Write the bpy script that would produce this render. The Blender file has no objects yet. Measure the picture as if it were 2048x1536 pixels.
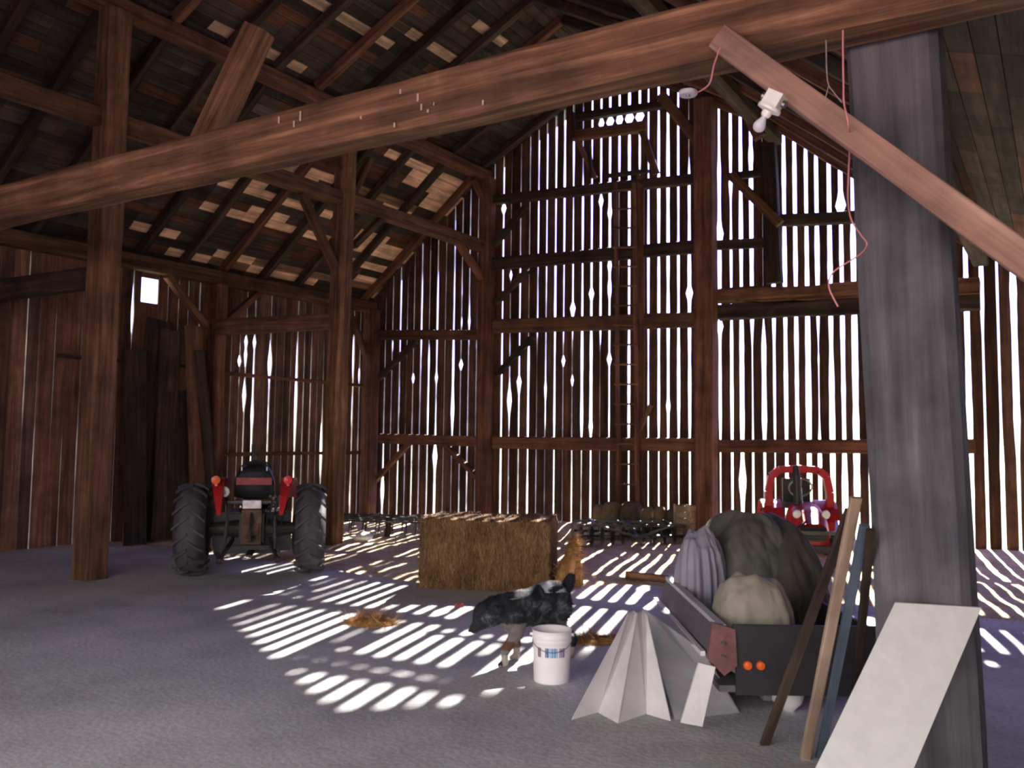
import bpy, math, random
from mathutils import Vector, Matrix, noise
R = math.radians
PI = math.pi
scene = bpy.context.scene
COL = scene.collection
rnd = random.Random(7)

# ------------------------------------------------------------------ camera
H = 1.8
FPX, PPX, PPY = 1800.0, 1024.0, 735.0
yaw, pit, rol = R(-31.4), R(4.3), R(0.7)
fwd = Vector((math.sin(yaw)*math.cos(pit), math.cos(yaw)*math.cos(pit), math.sin(pit)))
rt = Vector((math.cos(yaw), -math.sin(yaw), 0))
up = rt.cross(fwd)
rt2 = math.cos(rol)*rt + math.sin(rol)*up
up2 = -math.sin(rol)*rt + math.cos(rol)*up
CAM = Vector((0, 0, H))
cd = bpy.data.cameras.new('camera')
co = bpy.data.objects.new('camera', cd)
COL.objects.link(co)
m = Matrix((rt2, up2, -fwd)).transposed().to_4x4()
m.translation = CAM
co.matrix_world = m
cd.sensor_width = 36
cd.lens = FPX/2048*36
cd.shift_y = -33/2048
cd.clip_start = .05
cd.clip_end = 400
scene.camera = co

def ray(x, y):
    return rt2*((x-PPX)/FPX) - up2*((y-PPY)/FPX) + fwd
def onZ(x, y, z=0.0):
    d = ray(x, y); return CAM + d*((z-H)/d.z)
def onY(x, y, Y):
    d = ray(x, y); return CAM + d*(Y/d.y)
def onX(x, y, X):
    d = ray(x, y); return CAM + d*(X/d.x)
def onD(x, y, D):
    return CAM + ray(x, y)*D

# ------------------------------------------------------------------ materials
MATS = {}
def newmat(name):
    mt = bpy.data.materials.new(name); mt.use_nodes = True
    nt = mt.node_tree; b = nt.nodes['Principled BSDF']
    MATS[name] = mt
    return mt, nt, b
def N(nt, typ, **kw):
    n = nt.nodes.new(typ)
    for k, v in kw.items():
        if k in ('operation', 'blend_type', 'data_type', 'attribute_name', 'interpolation', 'noise_dimensions', 'feature', 'distance', 'wave_type', 'bands_direction'):
            setattr(n, k, v)
        else:
            n.inputs[k].default_value = v
    return n
def ramp(nt, stops, interp='LINEAR'):
    r = nt.nodes.new('ShaderNodeValToRGB'); cr = r.color_ramp; cr.interpolation = interp
    while len(cr.elements) > 1: cr.elements.remove(cr.elements[-1])
    cr.elements[0].position = stops[0][0]; cr.elements[0].color = (*stops[0][1], 1)
    for p, c in stops[1:]:
        e = cr.elements.new(p); e.color = (*c, 1)
    return r
def wood(name, c1, c2, c3, axis=0, rough=.85, tint=False, scale=1.0, spec=.2, vary=.35, knots=True):
    """weathered timber: long grain streaks along one local axis, blotches, knots"""
    mt, nt, b = newmat(name); L = nt.links
    tc = nt.nodes.new('ShaderNodeTexCoord')
    oi = nt.nodes.new('ShaderNodeObjectInfo')
    mp = nt.nodes.new('ShaderNodeMapping')
    s = [14*scale]*3; s[axis] = .7*scale
    mp.inputs['Scale'].default_value = s
    ofs = N(nt, 'ShaderNodeVectorMath', operation='ADD')
    ml = N(nt, 'ShaderNodeVectorMath', operation='SCALE'); ml.inputs['Scale'].default_value = 31.0
    L.new(oi.outputs['Random'], ml.inputs[0])
    L.new(tc.outputs['Object'], ofs.inputs[0]); L.new(ml.outputs[0], ofs.inputs[1])
    L.new(ofs.outputs[0], mp.inputs['Vector'])
    n1 = N(nt, 'ShaderNodeTexNoise', Scale=1.0, Detail=6.0, Roughness=.65, Distortion=.4)
    L.new(mp.outputs[0], n1.inputs['Vector'])
    r1 = ramp(nt, [(.3, c1), (.52, c2), (.72, c3)])
    L.new(n1.outputs['Fac'], r1.inputs[0])
    n2 = N(nt, 'ShaderNodeTexNoise', Scale=2.2, Detail=3.0, Roughness=.6)
    L.new(ofs.outputs[0], n2.inputs['Vector'])
    r2 = ramp(nt, [(.3, (.45, .45, .47)), (.65, (1.15, 1.1, 1.05))])
    L.new(n2.outputs['Fac'], r2.inputs[0])
    mx = N(nt, 'ShaderNodeMix', data_type='RGBA', blend_type='MULTIPLY'); mx.inputs[0].default_value = .8
    L.new(r1.outputs[0], mx.inputs[6]); L.new(r2.outputs[0], mx.inputs[7])
    out = mx.outputs[2]
    hv = nt.nodes.new('ShaderNodeHueSaturation')
    mr = nt.nodes.new('ShaderNodeMapRange'); mr.inputs['To Min'].default_value = 1-vary; mr.inputs['To Max'].default_value = 1+vary
    L.new(oi.outputs['Random'], mr.inputs['Value']); L.new(mr.outputs[0], hv.inputs['Value'])
    L.new(out, hv.inputs['Color']); out = hv.outputs[0]
    if tint:
        at = nt.nodes.new('ShaderNodeAttribute'); at.attribute_name = 'tint'
        m2 = N(nt, 'ShaderNodeMix', data_type='RGBA', blend_type='MULTIPLY'); m2.inputs[0].default_value = 1
        L.new(out, m2.inputs[6]); L.new(at.outputs['Color'], m2.inputs[7]); out = m2.outputs[2]
    L.new(out, b.inputs['Base Color'])
    b.inputs['Roughness'].default_value = rough
    b.inputs['Specular IOR Level'].default_value = spec
    bp = nt.nodes.new('ShaderNodeBump'); bp.inputs['Strength'].default_value = .5; bp.inputs['Distance'].default_value = .012
    L.new(n1.outputs['Fac'], bp.inputs['Height']); L.new(bp.outputs[0], b.inputs['Normal'])
    return mt
def plain(name, col, rough=.6, metal=0, nz=.15, nscale=12, spec=.4, bump=.1, bscale=None, sub=0):
    mt, nt, b = newmat(name); L = nt.links
    tc = nt.nodes.new('ShaderNodeTexCoord')
    n = N(nt, 'ShaderNodeTexNoise', Scale=float(nscale), Detail=5.0, Roughness=.6)
    L.new(tc.outputs['Object'], n.inputs['Vector'])
    lo = tuple(c*(1-nz) for c in col); hi = tuple(min(1, c*(1+nz)) for c in col)
    r = ramp(nt, [(.3, lo), (.7, hi)])
    L.new(n.outputs['Fac'], r.inputs[0]); L.new(r.outputs[0], b.inputs['Base Color'])
    b.inputs['Roughness'].default_value = rough; b.inputs['Metallic'].default_value = metal
    b.inputs['Specular IOR Level'].default_value = spec
    if bump:
        bp = nt.nodes.new('ShaderNodeBump'); bp.inputs['Strength'].default_value = bump; bp.inputs['Distance'].default_value = .01
        if bscale:
            n3 = N(nt, 'ShaderNodeTexNoise', Scale=float(bscale), Detail=4.0); L.new(tc.outputs['Object'], n3.inputs['Vector']); L.new(n3.outputs['Fac'], bp.inputs['Height'])
        else: L.new(n.outputs['Fac'], bp.inputs['Height'])
        L.new(bp.outputs[0], b.inputs['Normal'])
    return mt

timber = wood('hewn_timber', (.055, .028, .018), (.14, .07, .042), (.26, .14, .085))
timber_warm = wood('warm_timber', (.055, .028, .017), (.165, .082, .047), (.35, .19, .11), vary=.1)
timber_red = wood('reddish_timber', (.06, .026, .018), (.155, .068, .045), (.27, .13, .085), vary=.25)
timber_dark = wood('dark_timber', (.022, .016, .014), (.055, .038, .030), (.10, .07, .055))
timber_grey = wood('grey_timber', (.065, .062, .068), (.105, .103, .115), (.155, .15, .165), vary=.1, scale=.7)
tan_wood = wood('tan_timber', (.22, .15, .10), (.36, .26, .19), (.48, .37, .29), vary=.1)
blue_wood = wood('blue_grey_timber', (.06, .085, .12), (.10, .13, .17), (.15, .19, .24), vary=.05)
brace_pink = wood('pinkish_timber', (.20, .11, .085), (.32, .19, .145), (.42, .27, .21), vary=.05)
siding = wood('siding_boards', (.035, .018, .014), (.085, .042, .030), (.15, .08, .055), axis=2, tint=True)
edgewood = wood('glow_board_edges', (.20, .18, .17), (.32, .30, .29), (.45, .42, .40), axis=2, vary=0)  # edges coloured pale to imitate the sky glow beside each gap
decking = wood('roof_boards', (.025, .020, .018), (.055, .042, .036), (.09, .07, .06), axis=1, tint=True)
shingle = plain('shingles', (.05, .045, .04), .95, nscale=6)

def straw_mat(name, lo, mid, hi, axis=2):
    mt, nt, b = newmat(name); L = nt.links
    tc = nt.nodes.new('ShaderNodeTexCoord'); mp = nt.nodes.new('ShaderNodeMapping')
    s = [60]*3; s[axis] = 9
    mp.inputs['Scale'].default_value = s
    L.new(tc.outputs['Object'], mp.inputs['Vector'])
    n = N(nt, 'ShaderNodeTexNoise', Scale=1.0, Detail=6.0, Roughness=.7, Distortion=1.5); L.new(mp.outputs[0], n.inputs['Vector'])
    r = ramp(nt, [(.28, lo), (.5, mid), (.72, hi)]); L.new(n.outputs['Fac'], r.inputs[0])
    n2 = N(nt, 'ShaderNodeTexNoise', Scale=3.5, Detail=3.0); L.new(tc.outputs['Object'], n2.inputs['Vector'])
    r2 = ramp(nt, [(.35, (.6, .55, .5)), (.65, (1.1, 1.08, 1.0))]); L.new(n2.outputs['Fac'], r2.inputs[0])
    mx = N(nt, 'ShaderNodeMix', data_type='RGBA', blend_type='MULTIPLY'); mx.inputs[0].default_value = .8
    L.new(r.outputs[0], mx.inputs[6]); L.new(r2.outputs[0], mx.inputs[7])
    at = nt.nodes.new('ShaderNodeAttribute'); at.attribute_name = 'tint'
    m2 = N(nt, 'ShaderNodeMix', data_type='RGBA', blend_type='MULTIPLY'); m2.inputs[0].default_value = 1
    L.new(mx.outputs[2], m2.inputs[6]); L.new(at.outputs['Color'], m2.inputs[7])
    L.new(m2.outputs[2], b.inputs['Base Color'])
    b.inputs['Roughness'].default_value = .9; b.inputs['Specular IOR Level'].default_value = .15
    bp = nt.nodes.new('ShaderNodeBump'); bp.inputs['Strength'].default_value = .8; bp.inputs['Distance'].default_value = .02
    L.new(n.outputs['Fac'], bp.inputs['Height']); L.new(bp.outputs[0], b.inputs['Normal'])
    return mt
straw = straw_mat('straw', (.085, .045, .022), (.25, .145, .075), (.48, .31, .18))
straw_or = straw_mat('fresh_straw', (.30, .15, .05), (.50, .27, .11), (.70, .43, .22))

def concrete():
    mt, nt, b = newmat('worn_concrete'); L = nt.links
    tc = nt.nodes.new('ShaderNodeTexCoord')
    n = N(nt, 'ShaderNodeTexNoise', Scale=.9, Detail=8.0, Roughness=.62); L.new(tc.outputs['Object'], n.inputs['Vector'])
    r = ramp(nt, [(.3, (.38, .375, .40)), (.5, (.55, .545, .575)), (.7, (.68, .67, .70))]); L.new(n.outputs['Fac'], r.inputs[0])
    n2 = N(nt, 'ShaderNodeTexNoise', Scale=26.0, Detail=4.0); L.new(tc.outputs['Object'], n2.inputs['Vector'])
    r2 = ramp(nt, [(.3, (.75, .73, .70)), (.6, (1.05, 1.05, 1.05))]); L.new(n2.outputs['Fac'], r2.inputs[0])
    mx = N(nt, 'ShaderNodeMix', data_type='RGBA', blend_type='MULTIPLY'); mx.inputs[0].default_value = .7
    L.new(r.outputs[0], mx.inputs[6]); L.new(r2.outputs[0], mx.inputs[7]); L.new(mx.outputs[2], b.inputs['Base Color'])
    b.inputs['Roughness'].default_value = .8; b.inputs['Specular IOR Level'].default_value = .3
    bp = nt.nodes.new('ShaderNodeBump'); bp.inputs['Strength'].default_value = .25; bp.inputs['Distance'].default_value = .02
    L.new(n2.outputs['Fac'], bp.inputs['Height']); L.new(bp.outputs[0], b.inputs['Normal'])
    return mt
def dirt():
    mt, nt, b = newmat('dusty_dirt'); L = nt.links
    tc = nt.nodes.new('ShaderNodeTexCoord')
    n = N(nt, 'ShaderNodeTexNoise', Scale=2.0, Detail=8.0, Roughness=.7); L.new(tc.outputs['Object'], n.inputs['Vector'])
    r = ramp(nt, [(.3, (.38, .31, .20)), (.5, (.62, .53, .37)), (.72, (.80, .71, .54))]); L.new(n.outputs['Fac'], r.inputs[0])
    L.new(r.outputs[0], b.inputs['Base Color']); b.inputs['Roughness'].default_value = .95; b.inputs['Specular IOR Level'].default_value = .1
    n2 = N(nt, 'ShaderNodeTexNoise', Scale=40.0, Detail=4.0); L.new(tc.outputs['Object'], n2.inputs['Vector'])
    bp = nt.nodes.new('ShaderNodeBump'); bp.inputs['Strength'].default_value = .5; bp.inputs['Distance'].default_value = .03
    L.new(n2.outputs['Fac'], bp.inputs['Height']); L.new(bp.outputs[0], b.inputs['Normal'])
    return mt
CONC, DIRT = concrete(), dirt()
RUB = plain('tyre_rubber', (.075, .068, .075), .75, nz=.3, nscale=9, bump=.3)
RED = plain('red_paint', (.42, .02, .025), .35, nz=.25, nscale=6)
REDD = plain('dull_red_paint', (.30, .028, .03), .5, nz=.3, nscale=7)
BLK = plain('black_metal', (.02, .02, .022), .5, nz=.2)
BLKV = plain('black_vinyl', (.022, .025, .026), .45, nz=.2)
STEEL = plain('worn_steel', (.22, .21, .21), .35, metal=.9, nz=.3)
DSTEEL = plain('dark_steel', (.07, .068, .07), .38, metal=.8, nz=.4, nscale=8)
RUST = plain('rusty_cast_iron', (.13, .075, .05), .8, metal=.2, nz=.4, nscale=8)
GREASE = plain('greasy_metal', (.045, .04, .038), .6, metal=.4, nz=.4)
WHITEP = plain('white_plastic', (.90, .86, .88), .4, nz=.03)
PORC = plain('white_porcelain', (.80, .77, .72), .3, nz=.03)
LENSW = plain('pale_lamp_lens', (.75, .75, .76), .25, nz=.05)
LENSO = plain('orange_lamp_lens', (.75, .12, .02), .3, nz=.1)
LENSR = plain('red_lamp_lens', (.70, .03, .05), .3, nz=.1)
GREYMET = plain('painted_grey_metal', (.46, .45, .48), .55, nz=.12, nscale=5)
DGREYMET = plain('dark_painted_metal', (.12, .108, .125), .55, nz=.2, nscale=5)
WHITEMET = plain('pale_sheet_metal', (.64, .61, .62), .5, nz=.1, nscale=5)
MAROON = plain('maroon_metal', (.17, .07, .07), .55, nz=.3)
OLIVE = plain('olive_tarpaulin', (.115, .11, .095), .75, nz=.3, nscale=4, bump=.3, bscale=18)
BROWNT = plain('brown_tarpaulin', (.085, .075, .065), .8, nz=.3, nscale=3, bump=.3, bscale=16)
DARKT = plain('dark_tarpaulin', (.028, .025, .03), .7, nz=.3, nscale=3, bump=.3, bscale=16)
LILAC = plain('pale_lilac_cloth', (.27, .25, .31), .85, nz=.12, nscale=4, bump=.2, bscale=40)
CREAM = plain('cream_canvas', (.31, .28, .23), .85, nz=.14, nscale=4, bump=.25, bscale=30)
CORD = plain('pink_cord_sheath', (.62, .24, .24), .5, nz=.08)
TWINE = plain('grey_twine', (.35, .28, .28), .8)
SACK = plain('brown_burlap', (.20, .14, .09), .9, nz=.3, nscale=10, bump=.4, bscale=60)
SACKD = plain('dark_burlap', (.10, .075, .055), .9, nz=.3, nscale=10, bump=.4, bscale=60)
GRASS = plain('outdoor_grass', (.17, .22, .10), .9, nz=.4, nscale=3)
WHITEBRD = plain('white_painted_board', (.62, .62, .60), .5, nz=.06)
INKD = plain('dark_red_ink', (.16, .05, .07), .6); INKB = plain('dark_blue_ink', (.05, .12, .28), .6)
INKL = plain('light_blue_ink', (.35, .55, .75), .6); INKV = plain('violet_ink', (.25, .18, .32), .6)

def glass():
    mt, nt, b = newmat('bulb_glass')
    b.inputs['Base Color'].default_value = (.86, .84, .88, 1); b.inputs['Roughness'].default_value = .18
    b.inputs['Transmission Weight'].default_value = .45
    return mt
GLASS = glass()
def fur():
    mt, nt, b = newmat('merle_fur'); L = nt.links
    tc = nt.nodes.new('ShaderNodeTexCoord')
    n = N(nt, 'ShaderNodeTexNoise', Scale=9.0, Detail=5.0, Roughness=.7, Distortion=.8); L.new(tc.outputs['Object'], n.inputs['Vector'])
    r = ramp(nt, [(.46, (.014, .015, .020)), (.55, (.035, .038, .046)), (.62, (.09, .094, .11)), (.72, (.22, .22, .25))]); L.new(n.outputs['Fac'], r.inputs[0])
    at = nt.nodes.new('ShaderNodeAttribute'); at.attribute_name = 'patch'
    mx = N(nt, 'ShaderNodeMix', data_type='RGBA', blend_type='MIX'); L.new(at.outputs['Alpha'], mx.inputs[0])
    L.new(r.outputs[0], mx.inputs[6]); L.new(at.outputs['Color'], mx.inputs[7])
    L.new(mx.outputs[2], b.inputs['Base Color']); b.inputs['Roughness'].default_value = .75; b.inputs['Specular IOR Level'].default_value = .25
    n3 = N(nt, 'ShaderNodeTexNoise', Scale=70.0, Detail=3.0); L.new(tc.outputs['Object'], n3.inputs['Vector'])
    bp = nt.nodes.new('ShaderNodeBump'); bp.inputs['Strength'].default_value = .6; bp.inputs['Distance'].default_value = .008
    L.new(n3.outputs['Fac'], bp.inputs['Height']); L.new(bp.outputs[0], b.inputs['Normal'])
    return mt
FUR = fur()

# ------------------------------------------------------------------ mesh building
class MB:
    def __init__(s): s.v = []; s.f = []; s.mi = []; s.tint = []
    def add(s, vs, fs, mi=0, tint=(1, 1, 1)):
        o = len(s.v); s.v += [tuple(p) for p in vs]
        for f in fs:
            s.f.append([o+i for i in f]); s.mi.append(mi); s.tint.append(tint)
    def box(s, c, size, M=None, mi=0, tint=(1, 1, 1)):
        a, b, d = size[0]/2, size[1]/2, size[2]/2
        vs = [Vector((x, y, z)) for z in (-d, d) for y in (-b, b) for x in (-a, a)]
        c = Vector(c)
        if M: vs = [c + (M @ p) for p in vs]
        else: vs = [c + p for p in vs]
        s.add(vs, [(0, 2, 3, 1), (4, 5, 7, 6), (0, 1, 5, 4), (2, 6, 7, 3), (0, 4, 6, 2), (1, 3, 7, 5)], mi, tint)
    def bar(s, p, q, w, h, upv=(0, 0, 1), mi=0, tint=(1, 1, 1)):
        p, q = Vector(p), Vector(q); d = q-p; L = d.length; d.normalize()
        u = Vector(upv); sd = d.cross(u)
        if sd.length < 1e-4: sd = d.cross(Vector((1, 0, 0)))
        sd.normalize(); u = sd.cross(d)
        M = Matrix((d, sd, u)).transposed()
        s.box((p+q)/2, (L, w, h), M, mi, tint)
    def tube(s, pts, r, n=8, mi=0, cap=True, tint=(1, 1, 1)):
        pts = [Vector(p) for p in pts]; rs = r if isinstance(r, (list, tuple)) else [r]*len(pts)
        rings = []; prev = None
        for i, p in enumerate(pts):
            d = (pts[min(i+1, len(pts)-1)] - pts[max(i-1, 0)])
            if d.length < 1e-9: d = Vector((0, 0, 1))
            d.normalize()
            a = prev if prev is not None else (Vector((0, 0, 1)) if abs(d.z) < .9 else Vector((1, 0, 0)))
            sd = d.cross(a); sd.normalize(); a = sd.cross(d); prev = a
            rings.append([p + (sd*math.cos(2*PI*k/n) + a*math.sin(2*PI*k/n))*rs[i] for k in range(n)])
        vs = [v for rg in rings for v in rg]; fs = []
        for i in range(len(rings)-1):
            for k in range(n):
                k2 = (k+1) % n
                fs.append((i*n+k, i*n+k2, (i+1)*n+k2, (i+1)*n+k))
        if cap:
            fs.append(tuple(range(n))[::-1]); fs.append(tuple((len(rings)-1)*n+k for k in range(n)))
        s.add(vs, fs, mi, tint)
    def lathe(s, prof, n=32, M=None, mi=0, closed=False, tint=(1, 1, 1)):
        """profile (r, h) around the local z axis; M a 4x4 placing it"""
        vs = []
        for r, h in prof:
            for k in range(n):
                a = 2*PI*k/n; p = Vector((r*math.cos(a), r*math.sin(a), h))
                vs.append(M @ p if M else p)
        fs = []; m_ = len(prof)
        for i in range(m_ if closed else m_-1):
            j = (i+1) % m_
            for k in range(n):
                k2 = (k+1) % n
                fs.append((i*n+k, i*n+k2, j*n+k2, j*n+k))
        s.add(vs, fs, mi, tint)
    def build(s, name, mat, parent=None, smooth=False, M=None):
        me = bpy.data.meshes.new(name)
        me.from_pydata(s.v, [], s.f)
        mats = mat if isinstance(mat, (list, tuple)) else [mat]
        for x in mats: me.materials.append(x)
        me.polygons.foreach_set('material_index', s.mi)
        ca = me.color_attributes.new('tint', 'FLOAT_COLOR', 'CORNER')
        arr = []
        for f, t in zip(s.f, s.tint): arr += [t[0], t[1], t[2], 1.0]*len(f)
        ca.data.foreach_set('color', arr)
        if smooth: me.polygons.foreach_set('use_smooth', [True]*len(me.polygons))
        me.update()
        o = bpy.data.objects.new(name, me); COL.objects.link(o)
        if M is not None: o.matrix_world = M
        if parent: o.parent = parent
        return o
def tag(o, label=None, cat=None, group=None, kind=None):
    if label: o['label'] = label
    if cat: o['category'] = cat
    if group: o['group'] = group
    if kind: o['kind'] = kind
    return o
def empty(name, loc=(0, 0, 0), rz=0):
    o = bpy.data.objects.new(name, None); o.empty_display_size = .1; COL.objects.link(o)
    o.location = loc; o.rotation_euler = (0, 0, rz); return o
def nz(x, y=0, z=0): return noise.noise(Vector((x, y, z)))

def timber_obj(name, p, q, w, h, mat, label, cat, group=None, upv=(0, 0, 1), rough=.006, parent=None, seed=None):
    """hewn beam from p to q: local x along the length, h along the up vector, w across"""
    p, q = Vector(p), Vector(q); d = q-p; L = d.length; d.normalize()
    u = Vector(upv); sd = d.cross(u)
    if sd.length < 1e-3: sd = d.cross(Vector((1, 0, 0)))
    sd.normalize(); u = sd.cross(d)
    M = Matrix((d, sd, u)).transposed().to_4x4(); M.translation = p
    sdv = seed if seed is not None else rnd.random()*100
    n = max(2, int(L/.35)+1); b = min(w, h)*.10
    prof = [(-w/2+b, -h/2), (w/2-b, -h/2), (w/2, -h/2+b), (w/2, h/2-b), (w/2-b, h/2), (-w/2+b, h/2), (-w/2, h/2-b), (-w/2, -h/2+b)]
    vs = []; K = len(prof)
    for i in range(n):
        x = L*i/(n-1)
        for k, (a, c) in enumerate(prof):
            j = rough
            vs.append((x, a + nz(x*.9, k*3.1, sdv)*j*2 + nz(x*4, k, sdv+7)*j, c + nz(x*.9, k*2.3+9, sdv)*j*2 + nz(x*4, k+5, sdv+3)*j))
    fs = []
    for i in range(n-1):
        for k in range(K):
            k2 = (k+1) % K
            fs.append((i*K+k, i*K+k2, (i+1)*K+k2, (i+1)*K+k))
    fs.append(tuple(range(K))[::-1]); fs.append(tuple((n-1)*K+k for k in range(K)))
    mb = MB(); mb.add(vs, fs)
    o = mb.build(name, mat, parent, M=M)
    if label: tag(o, label, cat, group)
    return o

# ------------------------------------------------------------------ floor and ground
EDGE = [(-16, 9.3), (-8.9, 9.2), (-7.6, 8.95), (-6.6, 8.9), (-5.6, 9.05), (-4.7, 10.2), (-4.0, 10.45), (-2.8, 10.5), (6, 10.5)]
def edgeY(x):
    for (a, ya), (b, yb) in zip(EDGE, EDGE[1:]):
        if a <= x <= b: return ya + (yb-ya)*(x-a)/(b-a) + .04*nz(x*3.0)
    return 9.3
def ss(a, b, x):
    t = max(0, min(1, (x-a)/(b-a))); return t*t*(3-2*t)
def ground(x, y):
    if y < edgeY(x): return 0.0
    e = ss(0, .5, y-edgeY(x))
    return -.035 + e*(.02 + .045*nz(x*.9, y*.9, 3) + .02*nz(x*3, y*3, 1)) + .16*ss(14.0, 15.6, y)*(1-ss(-11, -12.5, x)*.8)
def grid_mesh(name, fn, nx, ny, mat, smooth=True, M=None, parent=None, double=0):
    vs = [fn(i/(nx-1), j/(ny-1)) for j in range(ny) for i in range(nx)]
    fs = [(j*nx+i, j*nx+i+1, (j+1)*nx+i+1, (j+1)*nx+i) for j in range(ny-1) for i in range(nx-1)]
    mb = MB(); mb.add(vs, fs); return mb.build(name, mat, parent, smooth, M)
mb = MB(); xs = [-16+22*i/160 for i in range(161)]
top = [(x, edgeY(x)-.0, 0) for x in xs]; low = [(x, edgeY(x), -.12) for x in xs]; back = [(x, -2.6, 0) for x in xs]
n_ = len(xs); mb.add(top+low+back, [(i, n_*2+i, n_*2+i+1, i+1)[::-1] for i in range(n_-1)] + [(i, i+1, n_+i+1, n_+i)[::-1] for i in range(n_-1)])
o = mb.build('floor', CONC); tag(o, kind='structure')
o = grid_mesh('floor', lambda u, v: (-16+22*u, (yy := edgeY(-16+22*u)-.02) + (16.2-yy)*v, ground(-16+22*u, max(edgeY(-16+22*u)+.001, yy+(16.2-yy)*v))), 180, 70, DIRT)
tag(o, kind='structure')
mb = MB(); mb.add([(-90, -60, -.1), (90, -60, -.1), (90, -2.6, -.1), (-90, -2.6, -.1)], [(0, 1, 2, 3)]); tag(mb.build('yard_outside', plain('warm_bounce_ground', (.42, .33, .28), .95, nscale=5)), kind='structure')  # unseen ground, warm colour picked so light bounced inside is not green
mb = MB(); mb.add([(-90, 16.2, -.1), (60, 16.2, -.1), (60, 120, -.1), (-90, 120, -.1)], [(0, 1, 2, 3)]); mb.add([(-90, -2.6, -.1), (-16, -2.6, -.1), (-16, 16.2, -.1), (-90, 16.2, -.1)], [(0, 1, 2, 3)])

tag(mb.build('ground_outside', GRASS), kind='structure')

# ------------------------------------------------------------------ roof line
YW = 15.7
XE, XB, XR, XB2, XE2 = -13.3, -10.15, -7.15, -4.15, -1.0
ZE, ZB, ZR = 4.87, 7.47, 9.05
ROOF = [(-13.62, ZE-.27), (XE, ZE), (XB, ZB), (XR, ZR), (XB2, ZB-.12), (XE2, ZE-.05), (4.6, ZE-1.6)]
def roofz(x):
    for (a, za), (b, zb) in zip(ROOF, ROOF[1:]):
        if a <= x <= b: return za + (zb-za)*(x-a)/(b-a)
    return ROOF[-1][1]

# ------------------------------------------------------------------ plank walls with real gaps
def fract_noise(z, s): return .5 + .5*nz(z*1.1, s*7.7, 2.2) + .25*nz(z*4.0, s*3.3, 5.1)
def plank_wall(name, gaps, zt, z0, place, holes=(), th=.032, dark=1.0, seed=1, mat=siding, extra=None):
    """gaps: list of (u, [widths at band heights], bumps[(z, r, w)]); planks stand between neighbours"""
    r = random.Random(seed); mb = MB(); BZ = (.9, 2.8, 4.6, 6.0, 7.6)
    def width(g, z):
        u, ws, bumps = g[0], g[1], g[2]
        if z <= BZ[0]: w = ws[0]
        elif z >= BZ[-1]: w = ws[-1]
        else:
            for i in range(4):
                if BZ[i] <= z <= BZ[i+1]:
                    t = (z-BZ[i])/(BZ[i+1]-BZ[i]); t = ss(.3, .7, t); w = ws[i]*(1-t)+ws[i+1]*t; break
        w *= .62 + .62*fract_noise(z, u*13.7+seed)
        for bz, br, bw in bumps: w += bw*math.exp(-((z-bz)/br)**2)
        return max(.0015, w)
    for i in range(len(gaps)-1):
        ga, gb = gaps[i], gaps[i+1]; ua, ub = ga[0], gb[0]
        uc = (ua+ub)/2; ztop = max(zt(ua), zt(ub))+.015; off = r.uniform(-.008, .008)
        t = r.uniform(.55, 1.35)*dark; tr = r.uniform(-.12, .12); tint = (t*(1+tr), t, t*(1-tr))
        zs = [z0]; z = z0
        hs = [h for h in holes if h[0] <= uc <= h[1]]
        cuts = sorted([c for h in hs for c in (h[2], h[3])])
        while z < ztop-.01:
            nxt = z+.13
            for c in cuts:
                if z+1e-4 < c < nxt: nxt = c
            for g_ in (ga, gb):
                pass
            z = min(nxt, ztop); zs.append(z)
        rows = []
        for z in zs:
            zl = z
            a = ua+width(ga, z)/2; b = ub-width(gb, z)/2
            if b < a+.01: b = a+.01
            rows.append((a, b, z))
        # top follows the roof slope
        for j in range(len(rows)-1):
            (a0, b0, zz0), (a1, b1, zz1) = rows[j], rows[j+1]
            zm = (zz0+zz1)/2
            if any(h[2] < zm < h[3] for h in hs): continue
            cl = lambda u, z: min(z, zt(u)+.012)
            vs = [place(a0, off, cl(a0, zz0)), place(b0, off, cl(b0, zz0)), place(b1, off, cl(b1, zz1)), place(a1, off, cl(a1, zz1)),
                  place(a0, off+th, cl(a0, zz0)), place(b0, off+th, cl(b0, zz0)), place(b1, off+th, cl(b1, zz1)), place(a1, off+th, cl(a1, zz1))]
            fs = [(0, 1, 2, 3), (5, 4, 7, 6)]
            mb.add(vs, [(1, 5, 6, 2), (4, 0, 3, 7)], 1, (1, 1, 1))
            if j == 0: fs.append((0, 4, 5, 1))
            if j == len(rows)-2:
                fs.append((3, 2, 6, 7))
            mb.add(vs, fs, 0, tint)
    o = mb.build(name, [mat, edgewood]); tag(o, kind='structure'); return o

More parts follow.
